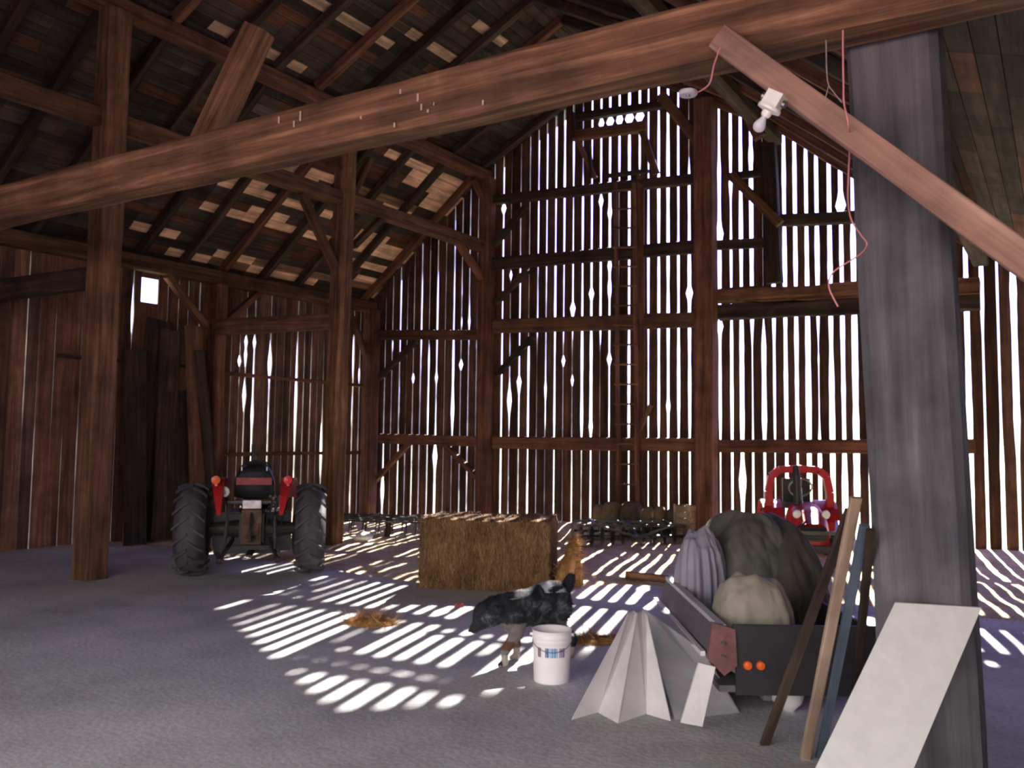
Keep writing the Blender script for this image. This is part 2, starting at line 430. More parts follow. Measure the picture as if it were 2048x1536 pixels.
PXM = 1/105.0  # metres per photograph pixel at the far wall, roughly
def W(*a): return [x*PXM/4.096*.86 for x in a]  # gap widths keep part of the light's bloom, wider than the bare openings
far = []
lb = [(768.5, (20, 10, 6, 5, 5)), (782.6, (5, 9, 8, 6, 6)), (797.5, (12, 10, 14, 8, 8)), (811.7, (12, 6, 8, 6, 6)), (825, (14, 8, 6, 5, 5)), (840, (12, 14, 22, 16, 16)),
      (856, (12, 22, 7, 6, 6)), (871.5, (26, 14, 20, 10, 8)), (888, (5, 4, 6, 4, 4)), (904.5, (6, 30, 18, 12, 10)), (920, (12, 9, 12, 8, 8)), (935.5, (18, 15, 18, 14, 12)), (952, (6, 12, 6, 8, 8))]
b2 = [(1002, (20, 20, 15, 17, 15)), (1018, (12, 14, 8, 6, 4)), (1037, (10, 16, 16, 8, 8)), (1055.5, (20, 26, 5, 8, 12)), (1073, (10, 4, 14, 16, 14)), (1090, (5, 12, 12, 12, 14)),
      (1108, (14, 22, 24, 16, 22)), (1125.6, (6, 9, 15, 22, 26)), (1144, (14, 7, 18, 14, 26)), (1163, (6, 28, 18, 20, 6)), (1181, (18, 30, 22, 20, 16)), (1199.6, (6, 5, 26, 24, 26)), (1218, (14, 17, 24, 30, 24)),
      (1237, (3, 3, 3, 4, 20)), (1257, (14, 30, 22, 26, 32)), (1278, (3, 28, 3, 3, 24)), (1296, (16, 15, 22, 26, 16)), (1317, (14, 24, 28, 28, 24)), (1336, (18, 28, 30, 30, 28)), (1357, (12, 30, 24, 22, 20)), (1379, (18, 30, 30, 28, 4)), (1398, (3, 3, 3, 3, 3))]
rb = [(1418, (3, 3, 3, 3, 3)), (1440, (14, 26, 34, 34, 20)), (1463.5, (22, 32, 22, 20, 30)), (1484, (34, 40, 34, 34, 34)), (1505, (18, 9, 34, 34, 26)), (1528, (22, 44, 5, 5, 5)), (1549, (10, 24, 44, 44, 30)), (1572, (34, 34, 36, 36, 34)),
      (1594, (16, 34, 36, 38, 34)), (1617, (42, 44, 40, 30, 24)), (1638, (34, 7, 40, 34, 24)), (1663.6, (44, 42, 40, 34, 20)), (1687, (44, 36, 38, 34, 16)), (1711, (48, 50, 44, 30, 12))]
lst = lb + [(968, (2, 2, 2, 2, 2)), (984, (3, 3, 3, 10, 10))] + b2 + rb
# knot holes, split ends and broken spots: (gap x, photo y, half height px, extra width px)
spots = [(952, 686, 5, 9), (920, 728, 6, 11), (1037, 768, 8, 13), (1126, 722, 5, 8), (1218, 720, 4, 9), (871, 752, 6, 8), (825, 757, 4, 7), (1144, 620, 9, 11), (1218, 578, 7, 10), (1218, 535, 5, 8),
         (1181, 587, 5, 8), (1018, 800, 22, 9), (904, 820, 30, 4), (871, 912, 18, 9), (768, 980, 30, 8), (1484, 962, 26, 8), (1018, 552, 5, 7), (1199, 405, 6, 9), (1218, 422, 6, 8), (1440, 470, 14, 9),
         (1638, 725, 4, 14), (1687, 408, 11, 12), (1336, 816, 4, 8), (782, 693, 6, 5), (1144, 760, 5, 6), (1379, 586, 9, 8), (1237, 236, 8, 16), (1257, 234, 9, 16), (1278, 232, 8, 16), (1218, 243, 7, 14), (1199, 246, 6, 10),
         (1002, 414, 5, 18), (1505, 310, 6, 7), (1463, 372, 7, 8), (1181, 850, 4, 7), (1440, 655, 8, 8), (920, 640, 4, 8), (935, 640, 4, 7), (1055, 975, 4, 6), (1090, 780, 12, 4)]
for px, ws in lst:
    x = onY(px, 800, YW).x
    bumps = []
    for sx, sy, rr, ww in spots:
        if abs(sx-px) < 6: bumps.append((onY(px, sy, YW).z, rr*PXM, ww*PXM))
    far.append((x, W(*ws), bumps))
x0 = far[0][0]
left_extra = [(-13.62, W(2, 2, 2, 2, 2), []), (-13.36, W(3, 3, 6, 4, 4), [])]
right_extra = []; x = far[-1][0]+.215
while x < 4.6:
    right_extra.append((x, W(*[rnd.choice((14, 22, 34, 40)) for _ in range(5)]), [])); x += .21+rnd.uniform(-.01, .01)
far = left_extra + far + right_extra
plank_wall('wall_far', far, roofz, -.1, lambda u, d, z: (u, YW+d, z), seed=3, dark=1.3)

# left wall (x = -13.3): u runs along y
lw_px = [(445, 8), (462, 8), (479, 10), (491, 20), (508, 24), (524, 3), (540, 22), (552, 6), (567, 8), (581, 10), (594, 26), (608, 16), (622, 12), (635, 8), (647, 14), (661, 8), (675, 8), (696, 10), (707, 36), (720, 16)]
lspots = [(479, 700, 4, 6), (479, 720, 7, 8), (491, 682, 4, 6), (508, 683, 7, 6), (491, 710, 14, 5), (540, 728, 26, 8), (491, 790, 20, 7), (508, 830, 20, 4), (479, 767, 4, 4), (594, 800, 60, 4), (707, 700, 60, 3), (720, 750, 10, 4), (647, 900, 60, 6)]
lw = []
for px, w in lw_px:
    y = onX(px, 800, -13.35).y
    b = [(onX(px, sy, -13.35).z, rr*PXM, ww*PXM*1.1) for sx, sy, rr, ww in lspots if abs(sx-px) < 5]
    lw.append((y, [w*PXM/4.096*.62]*2 + [w*PXM/4.096*.3]*3, b))
yk = lw[0][0]; near = []
wy0, wy1 = onX(285, 580, -13.35).y, onX(319, 580, -13.35).y
wz0, wz1 = onX(300, 605, -13.35).z, onX(300, 556, -13.35).z
y = wy1 + .2
near.append((wy0-.15, [.004, .008, .02, .01, .01], [(3.75, .30, .035)]))
near.append((wy0, [.003]*5, [])); near.append((wy1, [.003]*5, []))
for yy_ in (10.26, 10.49, 10.7, 10.95, 11.2): near.append((yy_, [.004, .008, .014, .014, .01], []))
y = wy0-.38; pre = []
while y > -2.5:
    pre.append((y, [rnd.choice((.003, .006, .012)) for _ in range(5)], [])); y -= rnd.uniform(.18, .26)
post = [(15.5, [.004]*5, []), (15.72, [.004]*5, [])]
lw = pre[::-1] + near + lw + post
lw.sort(key=lambda g: g[0])
plank_wall('wall_left', lw, lambda u: 4.75, -.1, lambda u, d, z: (-13.38-d, u, z), holes=[(wy0, wy1, wz0, wz1)], seed=5, dark=2.5)  # boards tinted lighter here, standing for the light on this wall
# right and rear walls (behind and beside the viewer), the rear one with a wide open doorway
g = []; y = -2.5
while y < 15.75: g.append((y, [.006]*5, [])); y += .24
plank_wall('wall_right', g, lambda u: 3.3, -.1, lambda u, d, z: (4.5+d, u, z), seed=8)
g = []; x = -13.4
while x < 4.5: g.append((x, [.006]*5, [])); x += .24
plank_wall('wall_rear', g, roofz, -.1, lambda u, d, z: (u, -2.5-d, z), holes=[(-6.5, 3.4, -.2, 4.0)], seed=9)

# ------------------------------------------------------------------ roof deck
def roof_deck():
    mb = MB(); r = random.Random(11)
    segs = list(zip(ROOF, ROOF[1:]))
    for si, ((xa, za), (xb, zb)) in enumerate(segs):
        L = math.hypot(xb-xa, zb-za); nb = max(1, int(L/.18)); dx, dz = (xb-xa)/L, (zb-za)/L
        nxn, nzn = -dz, dx
        for b in range(nb):
            s0 = L*b/nb+.004; s1 = L*(b+1)/nb-.004
            y = -2.8
            while y < 16.0:
                ln = r.choice((.92, .92, 1.84, 2.76)); ye = min(y+ln, 16.0)
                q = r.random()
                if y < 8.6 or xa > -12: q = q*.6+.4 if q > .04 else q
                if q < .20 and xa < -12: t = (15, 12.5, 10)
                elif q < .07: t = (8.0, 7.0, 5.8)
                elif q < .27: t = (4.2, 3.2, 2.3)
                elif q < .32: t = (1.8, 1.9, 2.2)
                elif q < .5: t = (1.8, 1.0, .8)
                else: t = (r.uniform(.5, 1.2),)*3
                o1, o2 = 0.0, .022
                P = lambda s, o, yy: (xa+dx*s+nxn*o, yy, za+dz*s+nzn*o)
                vs = [P(s0, o1, y+.003), P(s1, o1, y+.003), P(s1, o1, ye-.003), P(s0, o1, ye-.003), P(s0, o2, y+.003), P(s1, o2, y+.003), P(s1, o2, ye-.003), P(s0, o2, ye-.003)]
                mb.add(vs, [(0, 1, 2, 3)[::-1], (4, 5, 6, 7), (0, 1, 5, 4), (2, 3, 7, 6), (1, 2, 6, 5), (3, 0, 4, 7)], 0, t)
                y = ye
        P = lambda s, o, yy: (xa+dx*s+nxn*o, yy, za+dz*s+nzn*o)
        vs = [P(-.02, .03, -2.9), P(L+.02, .03, -2.9), P(L+.02, .03, 16.1), P(-.02, .03, 16.1), P(-.02, .09, -2.9), P(L+.02, .09, -2.9), P(L+.02, .09, 16.1), P(-.02, .09, 16.1)]
        mb.add(vs, [(0, 1, 2, 3)[::-1], (4, 5, 6, 7), (0, 1, 5, 4), (2, 3, 7, 6), (1, 2, 6, 5), (3, 0, 4, 7)], 1)
    o = mb.build('ceiling', [decking, shingle]); tag(o, kind='structure')
roof_deck()

# ------------------------------------------------------------------ rafters
ORD = ['first', 'second', 'third', 'fourth', 'fifth', 'sixth', 'seventh', 'eighth', 'ninth', 'tenth', 'eleventh', 'twelfth', 'thirteenth', 'fourteenth']
ys = [15.35, 14.3, 13.25, 12.3, 11.35, 10.45, 9.55, 8.65, 7.7, 6.8, 5.9, 5.0]
def slope_pt(x, drop):
    return Vector((x, 0, roofz(x)-drop))
def rafters(xa, xb, name, text, grp, n=12, h=.15):
    for i, y in enumerate(ys[:n]):
        a = Vector((xa, y, roofz(xa)-h*.62)); b = Vector((xb, y, roofz(xb)-h*.62))
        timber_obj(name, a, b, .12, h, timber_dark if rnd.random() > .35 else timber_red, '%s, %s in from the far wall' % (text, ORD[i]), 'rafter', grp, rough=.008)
rafters(-13.55, XB, 'rafter', 'rough rafter on the lower left roof slope', 'rafters of the lower left roof slope')
rafters(XB+.02, XR-.02, 'rafter', 'dark rafter on the upper left roof slope', 'rafters of the upper left roof slope', 10)
rafters(XR+.02, XB2-.02, 'rafter', 'shadowed rafter on the upper right roof slope', 'rafters of the upper right roof slope', 10)
rafters(XB2+.02, XE2, 'rafter', 'shadowed rafter on the lower right roof slope', 'rafters of the lower right roof slope', 10)

# ------------------------------------------------------------------ timber frame
T = timber_obj
GP = 'main posts of the timber frame'
YF = 15.52
T('timber_post', (-10.12, YF, 0), (-10.12, YF, 7.15), .27, .30, timber_red, 'reddish square post on the far slatted wall directly behind the straw bale', 'post', GP, upv=(0, 1, 0))
T('timber_post', (-5.33, 15.3, 0), (-5.33, 15.3, 7.86), .34, .36, timber_red, 'thick dark post right of the ladder, the tallest in front of the slatted far wall', 'post', GP, upv=(0, 1, 0))
T('timber_post', (-13.12, 15.45, 0), (-13.12, 15.45, 4.55), .28, .32, timber_red, 'brown corner post where the left wall meets the slatted far wall', 'post', GP, upv=(0, 1, 0))
T('timber_post', (-13.2, 11.22, 0), (-13.2, 11.22, 4.5), .26, .22, timber_red, 'brown wall post rising behind the left fender of the rear facing red tractor', 'post', GP, upv=(0, 1, 0))
T('timber_post', (-10.26, 11.2, -.05), (-10.16, 11.2, 7.1), .27, .29, timber_warm, 'free standing warm brown post beside the right wheel of the left tractor', 'post', GP, upv=(0, 1, 0))
T('timber_post', (-10.12, 6.8, 0), (-10.12, 6.8, 7.1), .31, .31, timber, 'dark post at the far left edge nearest the viewer', 'post', GP, upv=(0, 1, 0))
T('timber_post', (-13.2, 6.8, 0), (-13.2, 6.8, 4.5), .26, .30, timber_dark, 'dark wall post at the far left edge against the left wall', 'post', GP, upv=(0, 1, 0))
_u, _v = onY(1692, 170, 4.81), onY(1735, 1000, 4.81)
_b0 = _v+(_v-_u)*(_v.z/(_u.z-_v.z)); _b1 = _v+(_u-_v)*((4.35-_v.z)/(_u.z-_v.z))
o = T('timber_post', (_b0.x+.22, 5.02, 0), (_b1.x+.22, 5.02, 4.35), .44, .42, timber_grey, 'broad blue grey post in the right foreground with planks leaning on it', 'post', GP, upv=(0, 1, 0))
T('wall_stud', onY(1536, 285, YF)+Vector((0, 0, 0)), onY(1549, 566, YF), .26, .18, timber_dark, 'short dark stud right of the tall centre post, above the broken beam', 'stud', upv=(0, 1, 0))
# plates and purlins (run in depth)
T('wall_plate', (-13.22, -2.4, 4.63), (-13.22, 15.6, 4.63), .26, .25, timber, 'long brown plate beam along the top of the left wall under the rafters', 'beam')
T('purlin', (-10.17, -2.4, 5.70), (-10.17, 15.4, 5.70), .20, .24, timber, 'lower long beam tying the brown free standing post to the far wall', 'beam', 'long beams running towards the far wall')
T('purlin', (-10.17, -2.4, 7.21), (-10.17, 15.6, 7.21), .24, .22, timber_red, 'upper long purlin holding the bend of the left roof slope', 'beam', 'long beams running towards the far wall')
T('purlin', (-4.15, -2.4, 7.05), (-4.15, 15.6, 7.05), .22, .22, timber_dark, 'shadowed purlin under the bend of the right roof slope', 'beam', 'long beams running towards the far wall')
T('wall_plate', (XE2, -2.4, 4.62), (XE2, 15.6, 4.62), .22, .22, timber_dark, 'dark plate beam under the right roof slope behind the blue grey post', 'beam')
# tie beams across
T('tie_beam', (-13.1, 11.2, 3.70), (-10.28, 11.2, 3.66), .22, .27, timber, 'short tie beam from the left wall post to the free standing post', 'beam')
T('tie_beam', (-13.1, 6.8, 3.70), (-10.28, 6.8, 3.70), .22, .27, timber_dark, 'dark tie beam high at the far left edge above the left wall boards', 'beam')
za, zb_ = onY(264, 298, 4.5).z, onY(264, 376, 4.5).z
HB = za-zb_
b_l = onY(264, 337, 4.5); b_r = onY(764, 214.5, 4.5); dirb = (b_r-b_l)
pL = b_l - dirb*1.6; pR = b_r + dirb*1.75
o = T('tie_beam', pL+Vector((0, .14, 0)), pR+Vector((0, .14, 0)), .28, HB, timber_warm, 'huge hewn beam crossing the whole top left foreground above the tractor', 'beam', rough=.012)
# small pale cuts and plaster dabs on the big beam face
mb = MB(); rr = random.Random(5)
for px, py, l in ((558, 240, .05), (588, 248, .045), (601, 232, .07), (836, 195, .05), (843, 214, .04), (856, 222, .02), (868, 208, .02), (966, 205, .03), (801, 183, .03), (722, 235, .02), (789, 250, .03)):
    p = onY(px, py, 4.495); mb.box(p, (.006+rr.random()*.008, .006, l))
o2 = mb.build('beam_scar', plain('pale_fresh_wood', (.55, .38, .28), .8)); o2.parent = o; o2.matrix_parent_inverse = o.matrix_world.inverted()
o2['label'] = 'pale cuts and dabs on the beam face'
# far wall rails
GR = 'horizontal rails on the far slatted wall'
def rail(p, q, h, lab, mat=timber_red, y=15.6, w=.16, name='wall_rail', grp=GR, r=.008):
    a = onY(*p, y-.08); b = onY(*q, y-.08)
    a.y = b.y = y
    return T(name, a, b, w, h, mat, lab, 'rail', grp, rough=r)
rail((757, 877), (957, 883), .21, 'reddish lowest rail from the corner post to the post behind the bale')
rail((984, 885.5), (1391, 890), .25, 'reddish lowest rail behind the ladder, between post and tall centre post')
rail((1430, 892), (1950, 893), .23, 'reddish lowest rail behind the small right tractor')
rail((753, 669), (957, 669), .21, 'brown second rail above the corner post side of the far wall', timber)
rail((984, 652), (1391, 639), .27, 'brown second rail crossing behind the ladder', timber)
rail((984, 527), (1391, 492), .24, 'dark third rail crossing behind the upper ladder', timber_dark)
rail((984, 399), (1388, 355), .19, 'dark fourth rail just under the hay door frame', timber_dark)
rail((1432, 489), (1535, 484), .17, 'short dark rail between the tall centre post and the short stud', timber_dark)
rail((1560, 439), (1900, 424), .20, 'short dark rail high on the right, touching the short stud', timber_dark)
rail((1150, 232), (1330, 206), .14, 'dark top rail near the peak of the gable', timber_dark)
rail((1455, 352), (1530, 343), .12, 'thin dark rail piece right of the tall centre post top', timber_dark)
# split broken beam at the right
o = T('broken_beam', onY(1430, 592, YF), onY(1960, 572, YF), .24, .24, timber, 'cracked split old beam right of the tall centre post', 'beam', rough=.035)
o = T('broken_beam', onY(1436, 626, YF)+Vector((0, .05, 0)), onY(1960, 600, YF)+Vector((0, .05, 0)), .18, .27, timber_dark, 'lower dark beam directly under the cracked split beam', 'beam', rough=.03)
mb = MB()
for i in range(14):
    t = i/14; p = onY(1470+250*t, 601-6*t, YF-.13)
    mb.bar(p, p+Vector((.28, 0, .01*rr.uniform(-2, 2))), .02, .012)
c_ = mb.build('splinter', timber_red); c_.parent = o; c_.matrix_parent_inverse = o.matrix_world.inverted()
T('wall_rail', (-13.26, 11.3, 2.88), (-13.26, 15.4, 2.86), .07, .07, timber_red, 'thin upper pole rail nailed across the left wall boards', 'rail', 'thin pole rails on the left wall')
T('wall_rail', (-13.26, 11.3, 1.38), (-13.26, 15.4, 1.38), .07, .07, timber_red, 'thin lower pole rail nailed across the left wall boards', 'rail', 'thin pole rails on the left wall')
T('wall_rail', (-13.26, 8.2, 2.95), (-13.26, 10.6, 2.95), .06, .06, timber_dark, 'thin dark rail on the left wall below the small bright window', 'rail', 'thin pole rails on the left wall')
# knee braces
GB = 'diagonal knee braces of the frame'
def brace(p, q, w, mat, lab, plane='Y', v=YF, th=.13):
    f = onY if plane == 'Y' else onX
    T('knee_brace', f(*p, v), f(*q, v), th, w, mat, lab, 'brace', GB, rough=.005, upv=(0, 1, 0) if plane == 'X_' else (0, 0, 1))
brace((603, 386), (669, 534), .13, timber, 'brace from the lower long beam down to the free standing post, left side', 'X', -10.17)
brace((771, 430), (708, 492), .10, timber, 'small brace right of the free standing post under the lower long beam', 'X', -10.17)
brace((676, 318), (700, 384), .12, timber, 'brace meeting the top of the free standing post from the left', 'X', -10.17)
brace((740, 318), (704, 392), .10, timber, 'brace meeting the top of the free standing post from the right', 'X', -10.17)
brace((912, 480), (990, 596), .12, timber_red, 'brace from the lower long beam to the post behind the bale', 'X', -10.17)
brace((946, 357), (989, 438), .12, timber_red, 'brace from the upper purlin to the post behind the bale', 'X', -10.17)
brace((334, 552), (412, 652), .11, timber, 'brace from the left plate down to the wall post, beside the bright window', 'X', -13.2)
brace((515, 588), (444, 650), .11, timber_red, 'brace right of the left wall post above the short tie beam', 'X', -13.2)
brace((697, 622), (737, 722), .13, timber, 'brace from the left plate down to the corner post', 'X', -13.2)
brace((991, 607), (1056, 540), .11, timber_dark, 'dark brace on the far wall below the third rail at the post', 'Y', 15.61)
brace((993, 750), (1066, 674), .11, timber_dark, 'dark brace on the far wall below the second rail at the post', 'Y', 15.61)
brace((988, 492), (1052, 412), .11, timber_dark, 'dark brace on the far wall below the fourth rail at the post', 'Y', 15.61)
brace((757, 758), (832, 682), .11, timber_dark, 'dark brace on the far wall below the second rail at the corner', 'Y', 15.61)
brace((748, 964), (820, 886), .10, timber_red, 'reddish brace under the lowest rail beside the corner post', 'Y', 15.61)
brace((886, 886), (962, 962), .10, timber_red, 'reddish brace under the lowest rail, left of the post behind the bale', 'Y', 15.61)
brace((1322, 190), (1404, 292), .20, timber, 'thick brace running into the top of the tall centre post', 'Y', 15.3)
brace((1460, 150), (1520, 275), .20, timber_red, 'brown brace in the roof left of the hanging bulb', 'Y', 14.6)
brace((1462, 350), (1560, 448), .16, timber, 'brown brace from the tall centre post to the short stud', 'Y', 15.4)
T('knee_brace', onY(405, 300, 4.80), onY(520, 60, 4.95), .18, .22, timber_warm, 'stout warm brace slanting up from the huge hewn beam at top left', 'brace', GB)
T('roof_strut', onY(604, 212, 11.2), onY(622, 120, 11.2), .10, .14, timber_warm, 'short pale strut sticking up behind the huge hewn beam', 'strut')
# foreground brace to the right
fa = onY(1440, 75, 4.45); fb = onY(2110, 565, 4.45)
T('knee_brace', fa, fb, .09, .135, brace_pink, 'pinkish brown brace crossing the blue grey post at top right', 'brace', GB, rough=.006)
T('timber_post', (.28, 4.61, 0), (.28, 4.61, 3.50), .22, .22, timber_dark, 'dark post at the right edge carrying the lower end of the pinkish brace', 'post', GP, upv=(0, 1, 0))

# hay door frame high in the gable
hf = empty('hay_door_frame', onY(1220, 345, 15.4)); tag(hf, 'small wooden frame with slanting legs high in the gable above the ladder', 'frame')
bpy.context.view_layer.update()
def fpart(nm, p, q, w, mat, y=15.35):
    o = T(nm, onY(*p, y), onY(*q, y), .09, w, mat, None, None)
    mw = o.matrix_world.copy(); o.parent = hf; o.matrix_parent_inverse = Matrix.Translation(-hf.location); return o
fpart('crossbar', (1148, 272), (1293, 252), .21, timber)
fpart('leg', (1152, 275), (1190, 356), .08, timber)
fpart('leg', (1282, 255), (1312, 348), .12, timber)
fpart('upright', (1147, 225), (1150, 275), .05, timber_dark)
fpart('leg', (1178, 290), (1183, 356), .07, timber_dark)
fpart('sill', (1214, 352), (1296, 342), .07, timber_dark)
# ladder
ld = empty('ladder', (-7.0, 15.3, 0)); tag(ld, 'tall narrow wooden ladder standing against the slatted far wall', 'ladder')
def relobj(o, root):
    o.parent = root; o.matrix_parent_inverse = root.matrix_world.inverted() if False else Matrix.Translation(-Vector(root.location)); return o
la0, la1 = onY(1238, 1020, 15.32), onY(1231, 366, 15.36)
lb0, lb1 = onY(1275, 1020, 15.32), onY(1268, 366, 15.36)
relobj(T('side_rail', la0, la1, .05, .10, timber_red, None, None, upv=(0, 1, 0)), ld)
relobj(T('side_rail', lb0, lb1, .05, .10, timber_red, None, None, upv=(0, 1, 0)), ld)
k = 0; y_ = 985
zz = .55
while zz < 6.7:
    t = (zz-la0.z)/(la1.z-la0.z); a = la0.lerp(la1, t); b = lb0.lerp(lb1, t)
    mb = MB(); mb.tube([a+Vector((-.05, -.045, 0)), b+Vector((.05, -.045, 0))], .02, 6)
    relobj(mb.build('rung', timber), ld); zz += .37
T('wall_stud', onY(1282, 880, 15.55)+Vector((0, 0, -1.5)), onY(1281, 350, 15.55), .15, .06, timber_red, 'flat reddish board fixed on the wall just right of the ladder', 'board', upv=(0, 1, 0))
T('loose_board', onY(1271, 878, 15.50), onY(1302, 810, 15.50), .03, .09, timber_warm, 'short slanting orange brown board sitting on the rail beside the ladder', 'board')

# ------------------------------------------------------------------ dark boards leaning on the left wall
lean = [((300, 1092), (318, 640), .50, 'wide dark board leaning on the left wall below the bright window'),
        ((338, 1090), (342, 660), .42, 'dark board leaning on the left wall, second from the bright window'),
        ((372, 1088), (356, 780), .46, 'short dark board leaning on the left wall behind the left tractor wheel'),
        ((402, 1085), (386, 652), .34, 'tall brownish board leaning on the left wall next to the wall post'),
        ((430, 1080), (398, 700), .22, 'narrow slanting board leaning in front of the wall post'),
        ((262, 1092), (270, 700), .40, 'dark board leaning on the left wall below the tall bright slit')]
for i, ((bx, by), (tx, ty), w, lab) in enumerate(lean):
    q = onX(tx, ty, -13.10+.05*i); p = onZ(bx, by, 0); 
    p = Vector((-12.85+.07*i, onX(bx, by, -12.6).y, 0))
    T('leaning_board', p, q, w, .035, timber_dark if i != 3 else timber, lab, 'board', 'old boards leaning on the left wall', upv=(1, 0, 0), rough=.006)

# ------------------------------------------------------------------ straw strands helper
def strands(mb, n, fn, r, wid=.0022, ln=(.04, .11), seed=1):
    q = random.Random(seed)
    for _ in range(n):
        p, nrm, tang = fn(q)
        L = q.uniform(*ln)
        d = (tang + Vector((q.uniform(-1, 1), q.uniform(-1, 1), q.uniform(-1, 1)))*r); d.normalize()
        sd = d.cross(nrm)
        if sd.length < 1e-3: continue
        sd.normalize(); w = wid*q.uniform(.7, 1.5)
        mid = p + d*L*.5 + nrm*q.uniform(.0, .012)
        e = p + d*L + nrm*q.uniform(-.004, .022)
        t = q.uniform(.6, 1.7); tt = (t, t*.97, t*.9)
        mb.add([p-sd*w, p+sd*w, mid+sd*w, mid-sd*w, e+sd*w*.5, e-sd*w*.5], [(0, 1, 2, 3), (3, 2, 4, 5)], 0, tt)

# ------------------------------------------------------------------ big straw bale
def bale(w, d, h, seed, nstr=5200):
    mb = MB(); n = 14
    def P(x, y, z):
        s = 1.0
        ex = .022*nz(x*5, y*5, z*2+seed) + .012*nz(x*14, y*14, z*5+seed)
        # round the long edges a little
        rx = 1-.03*ss(.7, 1, abs(z-h/2)/(h/2))-.02*ss(.8, 1, abs(y)/(d/2))
        ry = 1-.03*ss(.7, 1, abs(z-h/2)/(h/2))
        return Vector((x*rx + (ex if abs(x) > w*.49 else 0)*(1 if x > 0 else -1), y*ry+(ex if abs(y) > d*.49 else 0)*(1 if y > 0 else -1), z + (ex if z > h*.98 else 0)))
    def face(f, nu, nv):
        vs = [f(i/nu, j/nv) for j in range(nv+1) for i in range(nu+1)]
        mb.add([P(*v) for v in vs], [(j*(nu+1)+i, j*(nu+1)+i+1, (j+1)*(nu+1)+i+1, (j+1)*(nu+1)+i) for j in range(nv) for i in range(nu)])
    face(lambda u, v: (-w/2+w*u, -d/2, h*v), 36, 18); face(lambda u, v: (w/2-w*u, d/2, h*v), 36, 18)
    face(lambda u, v: (w/2, -d/2+d*u, h*v), 24, 18); face(lambda u, v: (-w/2, d/2-d*u, h*v), 24, 18)
    face(lambda u, v: (-w/2+w*u, -d/2+d*v, h), 36, 24); face(lambda u, v: (-w/2+w*u, d/2-d*v, 0), 6, 6)
    def fn(q):
        k = q.random()
        if k < .5: return Vector((q.uniform(-w/2, w/2), -d/2-.012, q.uniform(.0, h))), Vector((0, -1, 0)), Vector((q.uniform(-.3, .3), 0, q.choice((-1, 1))))
        if k < .68: return Vector((w/2+.012, q.uniform(-d/2, d/2), q.uniform(0, h))), Vector((1, 0, 0)), Vector((0, q.uniform(-.3, .3), q.choice((-1, 1))))
        if k < .78: return Vector((-w/2-.012, q.uniform(-d/2, d/2), q.uniform(0, h))), Vector((-1, 0, 0)), Vector((0, q.uniform(-.3, .3), q.choice((-1, 1))))
        return Vector((q.uniform(-w/2, w/2), q.uniform(-d/2, d/2), h+.005)), Vector((0, 0, 1)), Vector((q.uniform(-1, 1), q.uniform(-1, 1), 0))
    strands(mb, nstr, fn, .35, seed=seed)
    return mb
bl, br = onZ(836, 1176), onZ(1100, 1186)
ang = math.atan2(br.y-bl.y, br.x-bl.x); bw = (br-bl).length
bd = 1.05; bh = .80
root = empty('straw_bale', (bl+br)/2 + Vector((-math.sin(ang), math.cos(ang), 0))*bd/2, ang)
tag(root, 'big square straw bale standing on the floor behind the dog', 'bale')
bale(bw, bd, bh, 4).build('bale_body', straw, root)
mb = MB()
for x in (-.5, -.17, .17, .5):
    h_ = bh+.02; a = bd/2+.016
    mb.tube([(x*bw*.9, -a, .01), (x*bw*.9, -a, h_-.02), (x*bw*.9, -a+.03, h_), (x*bw*.9, a-.03, h_), (x*bw*.9, a, h_-.02), (x*bw*.9, a, .01)], .0014, 5)
mb.build('twine', TWINE, root)
# torn flake of fresh straw at its right end
def clump(name, loc, rz, rx, ry, rzz, mat, seed, nstr, label, cat, kind=None, tilt=(0, 0), lnr=(.06, .2)):
    mb = MB(); nu, nv = 26, 12
    vs = []
    for j in range(nv+1):
        for i in range(nu):
            a = 2*PI*i/nu; e = PI/2*j/nv
            k = 1+.22*nz(math.cos(a)*1.6, math.sin(a)*1.6, e*1.5+seed)+.10*nz(math.cos(a)*5, math.sin(a)*5, e*4+seed)
            vs.append(Vector((rx*k*math.cos(a)*math.cos(e) + tilt[0]*math.sin(e), ry*k*math.sin(a)*math.cos(e)+tilt[1]*math.sin(e), rzz*k*math.sin(e))))
    fs = [(j*nu+i, j*nu+(i+1) % nu, (j+1)*nu+(i+1) % nu, (j+1)*nu+i) for j in range(nv) for i in range(nu)]
    mb.add(vs, fs)
    def fn(q):
        v = vs[q.randrange(len(vs))]; nrm = Vector((v.x/rx**2, v.y/ry**2, v.z/rzz**2+.3)); nrm.normalize()
        return v + Vector((q.uniform(-.03, .03), q.uniform(-.03, .03), q.uniform(0, .01))), nrm, Vector((q.uniform(-1, 1), q.uniform(-1, 1), q.uniform(-.6, .4)))
    strands(mb, nstr, fn, .4, seed=seed, ln=lnr)
    M = Matrix.Translation(loc) @ Matrix.Rotation(rz, 4, 'Z')
    o = mb.build(name, mat, M=M); tag(o, label, cat, kind=kind); return o
rtv = Vector((math.cos(ang), math.sin(ang), 0)); fv = Vector((math.sin(ang), -math.cos(ang), 0))
clump('straw_flake', br + rtv*.10 - fv*.18, ang, .11, .26, .52, straw_or, 3, 700, 'torn orange straw flake slumping off the right end of the big bale', 'straw', tilt=(.13, .0), lnr=(.04, .12))
clump('straw_flake', br + rtv*.24 - fv*.62, ang, .09, .13, .54, straw_or, 9, 400, 'small pale tuft of straw behind the orange flake of the big bale', 'straw')
p = onZ(742, 1247); clump('loose_straw', p, .3, .24, .16, .05, straw_or, 12, 800, 'small loose heap of straw on the sunlit floor left of the dog', 'straw', 'stuff')
p = onZ(1190, 1282); clump('loose_straw', p, .8, .34, .14, .035, straw_or, 14, 600, 'thin scatter of straw on the floor right of the white bucket', 'straw', 'stuff')
